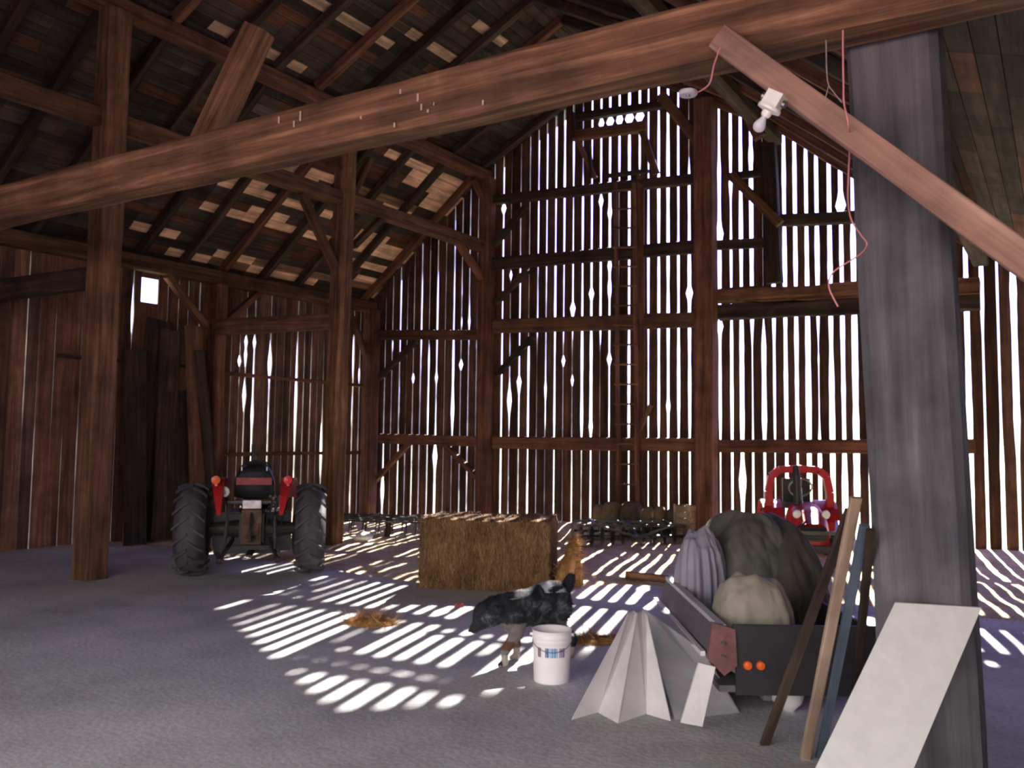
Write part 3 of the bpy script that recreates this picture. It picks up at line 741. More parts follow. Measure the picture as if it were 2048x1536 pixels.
# litter scattered over the dirt floor
mb = MB()
def fnl(q):
    while True:
        x = q.uniform(-13, .5); y = q.uniform(8.9, 15.4)
        if y > edgeY(x)-.25: break
    z = max(0, ground(x, y)) if y < edgeY(x) else ground(x, y)
    return Vector((x, y, z+.006)), Vector((0, 0, 1)), Vector((q.uniform(-1, 1), q.uniform(-1, 1), 0))
strands(mb, 7000, fnl, .1, wid=.003, ln=(.05, .16), seed=21)
tag(mb.build('straw_litter', straw_or), 'thin chaff and straw scattered over the dirt floor behind the bale', 'straw', kind='stuff')

# ------------------------------------------------------------------ wheels
def wheel(r, w, rimr, lugs=18, tread=True, lugh=.022):
    """tyre and rim about the local y axis, centre at the origin"""
    M = Matrix.Rotation(-PI/2, 4, 'X')
    t = MB(); pr = []
    r0 = r-lugh if tread else r
    for k in range(19):
        a = -PI/2 + PI*k/18
        x = (r0-rimr)*.0
        rr_ = rimr + (r0-rimr)*(1-abs(math.sin(a))**3.2) if abs(math.sin(a)) > .0 else r0
        pr.append((rr_, w/2*math.sin(a)*(1 if abs(math.sin(a)) < .98 else .94)))
    pr = [(rimr*.97, -w*.36)] + pr + [(rimr*.97, w*.36)]
    t.lathe(pr, 40, M)
    if tread:
        for i in range(lugs):
            for s in (-1, 1):
                a0 = 2*PI*(i+(0 if s > 0 else .5))/lugs
                for j in range(3):
                    f0, f1 = j/3, (j+1)/3
                    def pt(f, rad):
                        y = s*w*.5*(0.02+.93*f); a = a0 + f*.26
                        fall = (r0-rimr)*(abs(y)/(w/2))**3.2*.22
                        return Vector((math.cos(a)*(rad-fall), y, math.sin(a)*(rad-fall)))
                    h = lugh; wa = .5*.034/r*1.0
                    vs = []
                    for f in (f0, f1):
                        for rad in (r0-.01, r0+h):
                            for da in (-wa, wa):
                                y = s*w*.5*(0.02+.93*f); a = a0+f*.26+da; fall = (r0-rimr)*(abs(y)/(w/2))**3.2*.22
                                vs.append(Vector((math.cos(a)*(rad-fall), y, math.sin(a)*(rad-fall))))
                    t.add(vs, [(0, 2, 3, 1), (4, 5, 7, 6), (2, 6, 7, 3), (0, 4, 6, 2), (1, 3, 7, 5)])
    d = MB()
    d.lathe([(.0, -.04), (rimr*.3, -.05), (rimr*.34, -.01), (rimr*.8, .03), (rimr*.86, -w*.30), (rimr*1.0, -w*.36), (rimr*1.0, w*.36), (rimr*.86, w*.30), (rimr*.82, .05), (rimr*.3, .02), (.0, .02)], 32, M)
    for k in range(6):
        a = k*PI/3; d.tube([(rimr*.22*math.cos(a), -.065, rimr*.22*math.sin(a)), (rimr*.22*math.cos(a), .045, rimr*.22*math.sin(a))], .012, 6)
    return t, d

# ------------------------------------------------------------------ left tractor seen from behind
wr = onZ(618, 1146); wl = onZ(382, 1151)
lat = (wr-wl); hd = Vector((-lat.y, lat.x, 0)).normalized()
tr = empty('tractor', ((wr+wl)/2)+Vector((0, 0, 0)), math.atan2(hd.y, hd.x))
tag(tr, 'red farm tractor seen from behind with big lugged rear wheels at left', 'tractor')
TW = lat.length/2   # half track (y = +TW is the left wheel)
RR, WW = .575, .40
for s in (1, -1):
    t, d = wheel(RR, WW, .33)
    o = t.build('rear_tyre', RUB, tr); o.location = (0, s*TW, RR)
    d2 = d.build('wheel_rim', REDD, tr); d2.location = (0, s*TW, RR)
    t, d = wheel(.34, .17, .2, tread=False)
    o = t.build('front_tyre', RUB, tr, smooth=True); o.location = (1.75, s*.55, .34)
    d2 = d.build('front_rim', REDD, tr); d2.location = (1.75, s*.55, .34)
# axle housing and gearbox
mb = MB(); mb.tube([(0, -TW+.2, RR), (0, -.2, RR), (0, .2, RR), (0, TW-.2, RR)], [.07, .11, .11, .07], 14)
mb.box((.05, 0, .60), (.5, .30, .36)); mb.box((.02, 0, .42), (.36, .24, .12))
mb.build('axle_housing', GREASE, tr)
mb = MB(); mb.box((-.22, 0, .62), (.10, .24, .42)); mb.box((-.28, 0, .55), (.04, .18, .22)); mb.tube([(-.28, 0, .50), (-.42, 0, .50)], .022, 10); mb.lathe([(.0, 0), (.07, 0), (.07, .03), (0, .03)], 16, Matrix.Translation((-.27, 0, .50)) @ Matrix.Rotation(-PI/2, 4, 'Y'))
for sx, sz in ((-.09, .78), (.09, .78), (-.09, .45), (.09, .45)): mb.tube([(-.26, sx, sz), (-.29, sx, sz)], .014, 6)
mb.build('gearbox', RUST, tr)
mb = MB(); mb.box((-.18, 0, .90), (.22, .22, .10)); mb.tube([(-.18, -.3, .92), (-.18, .3, .92)], .03, 10)
mb.build('hydraulic_lift', STEEL, tr)
mb = MB(); mb.box((.16, 0, .52), (.06, .96, .50)); mb.box((.3, 0, .3), (.3, .7, .12)); mb.build('underside_shade', BLK, tr)  # black boxes added to stand for the darkness between the rear wheels
# platform, hood, seat
mb = MB(); mb.box((.55, 0, .74), (1.0, .62, .03)); mb.box((.9, 0, .60), (1.2, .30, .34)); mb.box((1.75, 0, .40), (.14, .98, .09))
mb.build('chassis', GREASE, tr)
def hood():
    mb = MB(); sec = []
    for x, w, zt, zb in ((.72, .42, 1.26, .86), (.78, .44, 1.28, .80), (1.6, .42, 1.24, .74), (2.02, .40, 1.18, .66), (2.10, .36, 1.10, .64)):
        ring = []
        for k in range(13):
            a = PI*k/12; c = math.cos(a); s_ = math.sin(a)
            ring.append((x, w/2*(abs(c)**.55)*(1 if c > 0 else -1), zb+(zt-zb)*(.55+.45*s_**.7) if 0 < k < 12 else zb))
        sec.append(ring)
    n = 13; vs = [v for r in sec for v in r]
    fs = [(i*n+k, i*n+k+1, (i+1)*n+k+1, (i+1)*n+k) for i in range(len(sec)-1) for k in range(n-1)]
    fs += [tuple(range(n)), tuple((len(sec)-1)*n+k for k in range(n))[::-1]]
    mb.add(vs, fs); return mb
hood().build('hood', RED, tr, smooth=False)
mb = MB(); mb.box((.70, 0, 1.12), (.05, .42, .26)); mb.build('dashboard', BLK, tr)
mb = MB(); mb.tube([(1.45, .10, 1.2), (1.45, .10, 1.50), (1.47, .10, 1.62)], .028, 10); mb.build('exhaust_pipe', BLK, tr)
st = MB()
# seat shell with a curved back
sv = []
for j in range(9):
    f = j/8
    for i in range(9):
        u = i/8*2-1
        if f < .45: x = .18+.34*(1-f/.45); z = .98+.03*u*u
        else: x = .18-.10*((f-.45)/.55)-.0; z = .98+.44*((f-.45)/.55)*(1-.16*abs(u)**3)
        wd = .25 if f < .8 else .25-.06*(f-.8)/.2
        sv.append(Vector((x+.06*u*u, u*wd, z)))
vs = sv+[v+Vector((-.06, 0, -.05)) for v in sv]; n = 9
fs = [(j*n+i, j*n+i+1, (j+1)*n+i+1, (j+1)*n+i) for j in range(8) for i in range(8)]
fs += [(81+j*n+i+1, 81+j*n+i, 81+(j+1)*n+i, 81+(j+1)*n+i+1) for j in range(8) for i in range(8)]
bd_ = [i for i in range(9)]+[j*9+8 for j in range(1, 9)]+[80-i for i in range(1, 9)]+[72-9*j for j in range(1, 8)]
fs += [(bd_[k], bd_[(k+1) % len(bd_)], 81+bd_[(k+1) % len(bd_)], 81+bd_[k]) for k in range(len(bd_))]
st.add(vs, fs); so = st.build('seat', BLKV, tr, smooth=True)
mb = MB(); mb.box((.05, 0, 1.17), (.03, .44, .09)); mb.build('seat_bracket', REDD, tr)
mb = MB(); mb.box((.07, 0, .88), (.2, .2, .12)); mb.build('seat_mount', REDD, tr)
for s in (1, -1):
    mb = MB(); mb.box((.02, s*.155, 1.33), (.03, .012, .05)); mb.build('seat_rivet', STEEL, tr)
# steering wheel
M = Matrix.Translation((.62, 0, 1.30)) @ Matrix.Rotation(R(-35), 4, 'Y')
mb = MB(); pts = [M @ Vector((.19*math.cos(2*PI*k/24), .19*math.sin(2*PI*k/24), 0)) for k in range(25)]; mb.tube(pts, .014, 8)
for k in range(3):
    a = 2*PI*k/3; mb.tube([M @ Vector((0, 0, 0)), M @ Vector((.19*math.cos(a), .19*math.sin(a), 0))], .009, 6)
mb.tube([M @ Vector((0, 0, 0)), M @ Vector((.0, 0, -.3))], .02, 8); mb.build('steering_wheel', BLK, tr)
# fenders: arched shells above the inner side of each rear wheel
for s in (1, -1):
    mb = MB(); ri, ro = RR+.05, RR+.07; y0, y1 = s*(TW-.38), s*(TW-.17)
    n = 16
    for k in range(n):
        a0 = R(35+125*k/n); a1 = R(35+125*(k+1)/n)
        P = lambda a, r_, y: Vector((r_*math.cos(a), y, RR+r_*math.sin(a)))
        ya = y0+(y1-y0)*(1-(k/n)**2*.8); yb = y0+(y1-y0)*(1-((k+1)/n)**2*.8)
        vs = [P(a0, ri, y0), P(a1, ri, y0), P(a1, ri, yb), P(a0, ri, ya), P(a0, ro, y0), P(a1, ro, y0), P(a1, ro, yb), P(a0, ro, ya)]
        mb.add(vs, [(0, 1, 2, 3), (7, 6, 5, 4), (0, 4, 5, 1), (2, 6, 7, 3)])
        # inner side plate
        rk0 = .36+.24*(max(0, k-6)/10)**2; rk1 = .36+.24*(max(0, k-5)/10)**2
        mb.add([P(a0, rk0, y0), P(a1, rk1, y0), P(a1, ro, y0), P(a0, ro, y0), P(a0, rk0, y0+s*.01), P(a1, rk1, y0+s*.01), P(a1, ro, y0+s*.01), P(a0, ro, y0+s*.01)], [(0, 1, 2, 3), (7, 6, 5, 4)])
    f_ = mb.build('fender', RED, tr)
    a = R(118); L0 = Vector((math.cos(a)*(RR+.09)-.02, s*(TW-.29), RR+math.sin(a)*(RR+.14)))
    mb = MB(); mb.lathe([(0, 0), (.035, 0), (.052, .025), (.052, .06), (0, .07)], 16, Matrix.Translation(L0) @ Matrix.Rotation(-PI/2, 4, 'Y')); mb.box(L0+Vector((.02, 0, -.04)), (.03, .03, .08))
    mb.build('tail_lamp', LENSO if s > 0 else LENSR, tr)
mb = MB(); c = Vector((-.20, .345, 1.05)); mb.lathe([(0, 0), (.03, 0), (.068, .03), (.072, .06), (.066, .062)], 24, Matrix.Translation(c+Vector((.06, 0, 0))) @ Matrix.Rotation(-PI/2, 4, 'Y')); mb.tube([c+Vector((.04, 0, 0)), (-.08, .32, .92)], .012, 6)
wlamp = mb.build('work_lamp', BLK, tr)
mb = MB(); mb.lathe([(0, .005), (.03, .003), (.066, 0)], 24, Matrix.Translation(c+Vector((-.003, 0, 0))) @ Matrix.Rotation(-PI/2, 4, 'Y')); mb.build('lamp_lens', LENSW, wlamp)
mb = MB(); mb.lathe([(.018, -.004), (.024, .006), (.018, .01)], 16, Matrix.Translation(c+Vector((-.003, 0, 0))) @ Matrix.Rotation(-PI/2, 4, 'Y')); mb.build('lens_ring', BLK, wlamp)
# levers, hoses and couplers at the right of the seat
mb = MB()
for i, (y, x, z0, z1) in enumerate(((-.30, -.10, .86, 1.14), (-.34, -.08, .86, 1.18), (-.40, -.12, .84, 1.05), (-.26, -.16, .9, 1.06))):
    mb.tube([(x, y, z0), (x-.02, y-.02, (z0+z1)/2), (x-.08, y-.03, z1)], .011, 6); mb.lathe([(0, -.02), (.02, 0), (0, .02)], 8, Matrix.Translation((x-.08, y-.03, z1)))
mb.build('lever', STEEL, tr)
mb = MB()
for i in range(4):
    y = -.22-.06*i; mb.tube([(-.16, y, .96), (-.28, y-.02, .98), (-.32, y-.02, .86), (-.26, y+.03, .74), (-.2, y+.04, .62)], .012, 6)
    mb.tube([(-.24, y, 1.0), (-.30, y, 1.0)], .02, 8)
mb.build('hydraulic_hose', BLK, tr)
for s in (1, -1):
    mb = MB(); mb.bar((-.1, s*.22, .46), (-.62, s*.34, .26), .025, .06); mb.tube([(-.62, s*.31, .26), (-.62, s*.37, .26)], .04, 10); mb.build('lower_link', GREASE, tr)
    mb = MB(); mb.tube([(-.2, s*.28, .9), (-.42, s*.30, .34)], .014, 8); mb.tube([(-.28, s*.285, .70), (-.36, s*.295, .49)], .024, 8); mb.build('lift_rod', STEEL, tr)
mb = MB(); mb.tube([(-.25, 0, .80), (-.42, .0, .60), (-.45, 0, .45)], .018, 8); mb.build('top_link', GREASE, tr)
mb = MB(); mb.bar((.0, 0, .30), (-.55, 0, .30), .08, .025); mb.bar((-.2, -.22, .36), (-.2, .22, .36), .05, .05); mb.build('drawbar', GREASE, tr)

# ------------------------------------------------------------------ small tractor at the right, near the far wall
c0 = onD(1612, 1100, 13.4); c0.z = ground(c0.x, c0.y)
tv = Vector((CAM.x-c0.x, CAM.y-c0.y, 0)).normalized()
t2 = empty('tractor', c0, math.atan2(tv.y, tv.x)+R(10)); tag(t2, 'small red tractor with black stack facing us near the far wall at right', 'tractor')
for s in (1, -1):
    t, d = wheel(.40, .24, .22, 14)
    t.build('rear_tyre', RUB, t2).location = (-.75, s*.42, .40); d.build('wheel_rim', REDD, t2).location = (-.75, s*.42, .40)
    t, d = wheel(.23, .16, .12, 10, lugh=.015)
    t.build('front_tyre', RUB, t2).location = (.42, s*.36, .23); d.build('front_rim', REDD, t2).location = (.42, s*.36, .23)
def shell(secs, mat, name, parent, n=14, pw=.6):
    mb = MB(); vs = []
    for x, w, zt, zb in secs:
        for k in range(n):
            a = PI*k/(n-1); c = math.cos(a); s_ = abs(math.sin(a))
            vs.append((x, w/2*(abs(c)**pw)*(1 if c > 0 else -1), zb+(zt-zb)*(s_**pw)))
    m_ = len(secs)
    fs = [(i*n+k, i*n+k+1, (i+1)*n+k+1, (i+1)*n+k) for i in range(m_-1) for k in range(n-1)]
    fs += [tuple(range(n)), tuple((m_-1)*n+k for k in range(n))[::-1]]
    mb.add(vs, fs); return mb.build(name, mat, parent, smooth=True)
shell([(-.35, .50, .86, .30), (.1, .52, .88, .28), (.45, .50, .78, .26), (.60, .44, .62, .28)], RED, 'hood', t2)
mb = MB(); mb.box((.60, 0, .47), (.03, .36, .20))
for k in range(5): mb.box((.62, 0, .40+.035*k), (.02, .34, .010))
mb.build('grille', BLK, t2)
mb = MB(); mb.box((.62, 0, .26), (.10, .72, .10)); mb.build('front_axle', BLK, t2)
mb = MB(); mb.tube([(.05, -.12, .8), (.05, -.13, 1.28), (.03, -.14, 1.42)], [.06, .055, .04], 12); mb.build('exhaust_stack', BLK, t2)
# rounded red guard frame
for nm, x, hgt, wdt in (('guard_frame', -.55, 1.36, .92),):
    mb = MB(); pts = [(x, -wdt/2, .45), (x, -wdt/2*1.0, 1.0), (x, -wdt/2*.9, 1.24), (x, -wdt/2*.65, 1.34), (x, 0, hgt), (x, wdt/2*.65, 1.34), (x, wdt/2*.9, 1.24), (x, wdt/2, 1.0), (x, wdt/2, .45)]
    for a, b in zip(pts, pts[1:]): mb.bar(a, b, .11, .14, (1, 0, 0))
    mb.build(nm, RED, t2)
for s in (1, -1):
    mb = MB(); n = 10
    for k in range(n):
        a0 = R(5+150*k/n); a1 = R(5+150*(k+1)/n); P = lambda a, r_, y: Vector((-.75+r_*math.cos(a), y, .40+r_*math.sin(a)))
        vs = [P(a0, .45, s*.26), P(a1, .45, s*.26), P(a1, .45, s*.56), P(a0, .45, s*.56), P(a0, .47, s*.26), P(a1, .47, s*.26), P(a1, .47, s*.56), P(a0, .47, s*.56)]
        mb.add(vs, [(0, 1, 2, 3), (7, 6, 5, 4), (0, 4, 5, 1), (2, 6, 7, 3), (0, 3, 7, 4), (1, 5, 6, 2)])
    mb.build('fender', RED, t2)
mb = MB(); mb.box((-.62, 0, .80), (.36, .42, .10)); mb.box((-.80, 0, 1.0), (.10, .42, .40)); mb.build('seat', BLKV, t2)
M = Matrix.Translation((-.30, -.02, 1.08)) @ Matrix.Rotation(R(-55), 4, 'Y'); mb = MB(); mb.tube([M @ Vector((.17*math.cos(2*PI*k/20), .17*math.sin(2*PI*k/20), 0)) for k in range(21)], .014, 6); mb.tube([M @ Vector((0, 0, 0)), (-.2, -.02, .8)], .02, 8); mb.tube([M @ Vector((-.17, 0, 0)), M @ Vector((.17, 0, 0))], .01, 6); mb.build('steering_wheel', STEEL, t2)
for s in (1, -1):
    mb = MB(); mb.lathe([(0, .03), (.05, .02), (.062, 0), (.05, -.05), (0, -.06)], 16, Matrix.Translation((.46, s*.20, .74)) @ Matrix.Rotation(PI/2, 4, 'Y')); mb.build('headlamp', LENSW, t2)
mb = MB(); mb.bar((.70, -.36, .50), (.70, .30, .50), .05, .05); mb.bar((.70, .30, .50), (.35, .38, .62), .05, .05); mb.tube([(.72, -.30, .52), (.66, -.10, .66)], .018, 6); mb.build('front_bar', DSTEEL, t2)

# ------------------------------------------------------------------ harrows on the ground
def spike_harrow(label, loc, rz, L, Wd):
    h = empty('spike_harrow', loc, rz); tag(h, label, 'harrow')
    mb = MB()
    for j in range(4): mb.bar((-L/2, -Wd/2+Wd*j/3, .26), (L/2, -Wd/2+Wd*j/3, .26), .035, .035)
    for i in range(4): x = -L/2+L*i/3; mb.bar((x, -Wd/2, .29), (x, Wd/2, .29), .035, .03)
    mb.build('frame', DSTEEL, h)
    for j in range(4):
        for i in range(9):
            x = -L/2+.1+(L-.2)*i/8+(.06 if j % 2 else 0); y = -Wd/2+Wd*j/3
            t = MB(); t.tube([(x, y, .30), (x, y-.01, .12), (x-.01, y-.05, .0)], [.011, .011, .004], 5); t.build('tooth', DSTEEL, h)
    return h
pL_, pR_ = onZ(700, 1070), onZ(822, 1074)
spike_harrow('black spike tooth harrow lying flat between the free standing post and the bale', ((pL_+pR_)/2)+Vector((-.2, .5, 0)), math.atan2((pR_-pL_).y, (pR_-pL_).x), 2.2, 1.2)
p = onZ(774, 1072); p.z = ground(p.x, p.y)
T('wooden_stake', p, p+Vector((.02, .02, .34)), .08, .09, timber_dark, 'short dark stake standing in front of the spike tooth harrow', 'stake', upv=(0, 1, 0))
p = onZ(726, 1082); p.z = ground(p.x, p.y)
def stone(name, p, r, mat, label, cat, sq=.6, seed=1):
    mb = MB(); n = 14; vs = []
    for j in range(9):
        e = -PI/2+PI*j/8
        for i in range(n):
            a = 2*PI*i/n; d = Vector((math.cos(a)*math.cos(e), math.sin(a)*math.cos(e), math.sin(e))); k = r*(1+.25*nz(d.x*1.5+seed, d.y*1.5, d.z*1.5))
            vs.append(Vector((d.x*k, d.y*k, d.z*k*sq)))
    fs = [(j*n+i, j*n+(i+1) % n, (j+1)*n+(i+1) % n, (j+1)*n+i) for j in range(8) for i in range(n)]
    mb.add(vs, fs); zmin = min(v.z for v in vs)
    o = mb.build(name, mat, smooth=True, M=Matrix.Translation(Vector(p)-Vector((0, 0, zmin+.01)))); tag(o, label, cat); return o
stone('paper_sack', p, .16, WHITEP, 'crumpled white sack on the dirt in front of the spike tooth harrow', 'sack', .5)
# disc harrow right
pL_, pR_ = onZ(1150, 1088), onZ(1356, 1090)
dh = empty('disc_harrow', ((pL_+pR_)/2)+Vector((-.1, .35, 0)), math.atan2((pR_-pL_).y, (pR_-pL_).x)); dh.location.z = ground(dh.location.x, dh.location.y)-.02
tag(dh, 'dark disc harrow with shiny round blades lying below the ladder', 'harrow')
Ld = (pR_-pL_).length+.1
for gi, (yo, tilt) in enumerate(((-.35, .22), (.35, -.22))):
    mb = MB(); c_, s_ = math.cos(tilt), math.sin(tilt)
    mb.tube([(-Ld/2, yo-Ld/2*s_*.4, .16), (Ld/2, yo+Ld/2*s_*.4, .16)], .02, 8); mb.bar((-Ld/2, yo-Ld/2*s_*.4, .33), (Ld/2, yo+Ld/2*s_*.4, .33), .04, .04)
    mb.build('gang_axle', DSTEEL, dh)
    for k in range(11):
        f = k/10-.5; x = f*Ld*.97; y = yo+f*Ld*s_*.4
        d = MB(); M = Matrix.Translation((x, y, .16)) @ Matrix.Rotation(PI/2+(.35 if gi else -.35), 4, 'Z') @ Matrix.Rotation(PI/2, 4, 'X') @ Matrix.Rotation(PI, 4, 'X') if gi else Matrix.Translation((x, y, .16)) @ Matrix.Rotation(PI/2-.35, 4, 'Z') @ Matrix.Rotation(PI/2, 4, 'X')
        d.lathe([(0, -.024), (.06, -.02), (.115, -.008), (.165, .012), (.168, .015), (.115, -.003), (.06, -.014), (0, -.018)], 22, M); d.build('disc', STEEL, dh, smooth=True)
mb = MB(); mb.bar((-Ld*.35, -.5, .36), (-Ld*.35, .5, .36), .04, .04); mb.bar((Ld*.35, -.5, .36), (Ld*.35, .5, .36), .04, .04); mb.bar((0, -.9, .20), (0, .5, .37), .05, .04); mb.bar((-Ld*.35, -.5, .36), (0, -.9, .2), .03, .03); mb.bar((Ld*.35, -.5, .36), (0, -.9, .2), .03, .03)
mb.build('frame', DSTEEL, dh)

# log and lumps on the dirt
a, b = onZ(1252, 1157), onZ(1336, 1166)
mb = MB(); a.z = b.z = .045; pts = [a.lerp(b, i/10)+Vector((0, .03*nz(i*.7), .01*nz(i*1.3+4))) for i in range(11)]; mb.tube(pts, [.05+.012*nz(i*.9+2) for i in range(11)], 10)
tag(mb.build('log', straw and timber_warm, smooth=True), 'short weathered log lying on the floor beyond the grey wagon', 'log')

# ------------------------------------------------------------------ sacks and bundles against the far wall
def sackobj(px0, px1, ytop, ybot, Y, mat, label, name='sack', cat='sack', sq=1.0, dep=.5, seed=0, pw=.75):
    A, B = onY(px0, ybot, Y), onY(px1, ybot, Y); z1 = onY((px0+px1)/2, ytop, Y).z; z0 = ground((A.x+B.x)/2, Y)-.02
    w = (B.x-A.x); h = z1-z0; mb = MB(); nu, nv = 24, 14; vs = []
    for j in range(nv+1):
        e = -PI/2+PI*j/nv
        for i in range(nu):
            a = 2*PI*i/nu
            def sp(x, p): return (abs(x)**p)*(1 if x >= 0 else -1)
            k = 1+.06*nz(math.cos(a)*2+seed, math.sin(a)*2, e*2)
            vs.append(Vector((w/2*k*sp(math.cos(a), pw)*sp(math.cos(e), pw*.8), dep*k*sp(math.sin(a), pw)*sp(math.cos(e), pw*.8), h/2+h/2*sp(math.sin(e), .9))))
    fs = [(j*nu+i, j*nu+(i+1) % nu, (j+1)*nu+(i+1) % nu, (j+1)*nu+i) for j in range(nv) for i in range(nu)]
    mb.add(vs, fs); o = mb.build(name, mat, smooth=True, M=Matrix.Translation(((A.x+B.x)/2, Y, z0))); tag(o, label, cat); return o
sackobj(1206, 1240, 1003, 1052, 15.1, SACK, 'tall brown sack at the foot of the ladder, left one', seed=1, dep=.2)
sackobj(1243, 1284, 1002, 1052, 15.15, SACKD, 'dark brown sack at the foot of the ladder, right one', seed=2, dep=.22)
sackobj(1188, 1207, 1008, 1048, 15.3, SACK, 'small pale sack left of the two sacks by the ladder', seed=5, dep=.12)
sackobj(1285, 1308, 1013, 1045, 15.1, SACK, 'small round topped sack right of the ladder, left of its twin', seed=3, dep=.15)
sackobj(1309, 1331, 1012, 1045, 15.1, SACK, 'small round topped sack right of the ladder, right of its twin', seed=4, dep=.15)
sackobj(1333, 1360, 1016, 1055, 15.15, SACKD, 'dark sack squeezed against the tan crate', seed=6, dep=.16)
pc = onY(1371, 1058, 15.0); cr = empty('crate', (pc.x, 15.0, ground(pc.x, 15.0))); tag(cr, 'narrow tan wooden crate at the foot of the tall centre post', 'crate')
mb = MB()
for k in range(5): mb.box((0, -.17, .06+.105*k), (.27, .02, .095)); mb.box((0, .17, .06+.105*k), (.27, .02, .095)); mb.box((-.135, 0, .06+.105*k), (.02, .34, .095)); mb.box((.135, 0, .06+.105*k), (.02, .34, .095))
mb.box((0, 0, .01), (.28, .34, .02)); mb.build('slats', tan_wood, cr)
mb = MB()
for sx in (-.125, .125): mb.box((sx, -.185, .28), (.04, .02, .55))
mb.build('corner_batten', tan_wood, cr)

# ------------------------------------------------------------------ grey wagon with tarp covered load
A = onD(1333, 1152, 7.5); B = onD(1438, 1272, 5.6); A.z = B.z = .61
ax = (B-A); Lw = Vector((ax.x, ax.y, 0)).length; axn = Vector((ax.x, ax.y, 0)).normalized()   # towards the viewer
rz = math.atan2(axn.y, axn.x); side = Vector((axn.y, -axn.x, 0))   # which side is left of the wagon in the picture
if side.dot(rt2) > 0: side = -side
wg = empty('wagon', (A.x, A.y, 0), rz)
tag(wg, 'grey metal farm wagon loaded with a tarp heap in the right foreground', 'wagon')
# local frame: +x towards viewer, picture-left side is local y sign:
sgn = 1 if (Matrix.Rotation(-rz, 3, 'Z') @ side).y > 0 else -1
WID = 1.0
def Lp(x, y, z): return Vector((x, sgn*y, z))   # y positive = picture left
def quadbox(mb, pts, th, nrm):
    v = [Vector(p) for p in pts]; nn = Vector(nrm).normalized()*th; m_ = len(v)
    mb.add(v+[p+nn for p in v], [tuple(range(m_)), tuple(range(m_, 2*m_))[::-1]]+[(i, m_+i, m_+(i+1) % m_, (i+1) % m_) for i in range(m_)])
mb = MB(); quadbox(mb, [Lp(0, 0, .61), Lp(Lw, 0, .61), Lp(Lw, .06, .46), Lp(0, .06, .46)], .025, Lp(0, -1, 0)); so = mb.build('side_board', DGREYMET, wg)
mb = MB(); mb.bar(Lp(-.02, -.02, .625), Lp(Lw, -.02, .625), .05, .03); mb.build('rim', GREYMET, so)
mb = MB(); WMi = (Matrix.Translation((A.x, A.y, 0)) @ Matrix.Rotation(rz, 4, 'Z')).inverted()
c1, c2 = WMi @ onD(1286, 1216, 6.9), WMi @ onD(1312, 1312, 5.75)
F1, F2 = WMi @ onZ(1350, 1440), WMi @ onZ(1480, 1425)
quadbox(mb, [Lp(-.05, .075, .455), Lp(Lw-.05, .075, .455), F2, F1, c1], .012, (0, 0, -1))
fl = mb.build('flared_panel', GREYMET, wg)
mb = MB(); mb.bar(Lp(-.02, .09, .45), Lp(Lw-.05, .09, .45), .03, .03); f_ = lambda u, v: (Lp(-.05, .075, .467)*(1-u)+Lp(Lw-.05, .075, .467)*u)*(1-v)+((c1+Vector((0, 0, .012)))*(1-u)+(F2+Vector((0, 0, .02)))*u)*v
mb.bar(f_(.05, .16), f_(1, .16), .015, .012)
mb.bar(f_(.55, .45), f_(.95, .5), .014, .012); mb.bar(f_(.55, .45), f_(.62, .85), .014, .012); mb.build('trim_strip', WHITEMET, fl)
mb = MB(); 
for u, v in ((.3, .3), (.55, .55), (.7, .3), (.85, .75)): mb.tube([f_(u, v), f_(u, v)+Vector((0, 0, .012))], .012, 8)
mb.build('bolt', DSTEEL, fl)
mb = MB(); quadbox(mb, [Lp(Lw, .05, .66), Lp(Lw, -.09, .62), Lp(Lw, -.10, .40), Lp(Lw, -.02, .34), Lp(Lw, .08, .44)], .05, Lp(1, 0, 0)); cb = mb.build('corner_bracket', MAROON, wg)
mb = MB(); mb.tube([Lp(Lw+.05, -.01, .54), Lp(Lw+.07, -.01, .54)], .012, 8); mb.tube([Lp(Lw+.05, -.01, .46), Lp(Lw+.07, -.01, .46)], .009, 8); mb.build('bolt', STEEL, cb)
mb = MB(); quadbox(mb, [Lp(Lw+.06, .04, .40), Lp(Lw+.04, .14, .42), Lp(Lw+.04, .25, .06), Lp(Lw+.05, .12, .04)], .02, Lp(1, 0, 0)); mb.build('end_flap', WHITEMET, wg)
mb = MB(); quadbox(mb, [Lp(Lw, -.10, .60), Lp(Lw, -WID, .60), Lp(Lw, -WID, .22), Lp(Lw, -.10, .22)], .03, Lp(1, 0, 0)); tg = mb.build('tailgate', DARKT, wg)
mb = MB(); mb.bar(Lp(Lw+.02, -.08, .62), Lp(Lw+.02, -WID, .62), .03, .05); mb.build('rim', DARKT, tg)
for yy in (-.17, -.25):
    mb = MB(); mb.lathe([(0, 0), (.028, 0), (.024, .015), (0, .02)], 14, Matrix.Translation(Lp(Lw+.03, yy, .40)) @ Matrix.Rotation(PI/2, 4, 'Y')); mb.build('reflector', LENSO, wg)
mb = MB(); quadbox(mb, [Lp(0, -WID, .61), Lp(Lw, -WID, .61), Lp(Lw, -WID, .22), Lp(0, -WID, .22)], .025, Lp(0, 1, 0)); mb.build('side_board', DARKT, wg)
mb = MB(); quadbox(mb, [Lp(-.0, .0, .60), Lp(-.0, -WID, .60), Lp(-.0, -WID, .22), Lp(-.0, 0, .22)], .025, Lp(1, 0, 0)); mb.build('end_board', DGREYMET, wg)
mb = MB(); mb.box(Lp(Lw/2, -WID/2, .25), (Lw, WID, .04)); mb.bar(Lp(0, -.3, .21), Lp(Lw, -.3, .21), .05, .06); mb.bar(Lp(0, -.7, .21), Lp(Lw, -.7, .21), .05, .06); mb.build('bed', DGREYMET, wg)
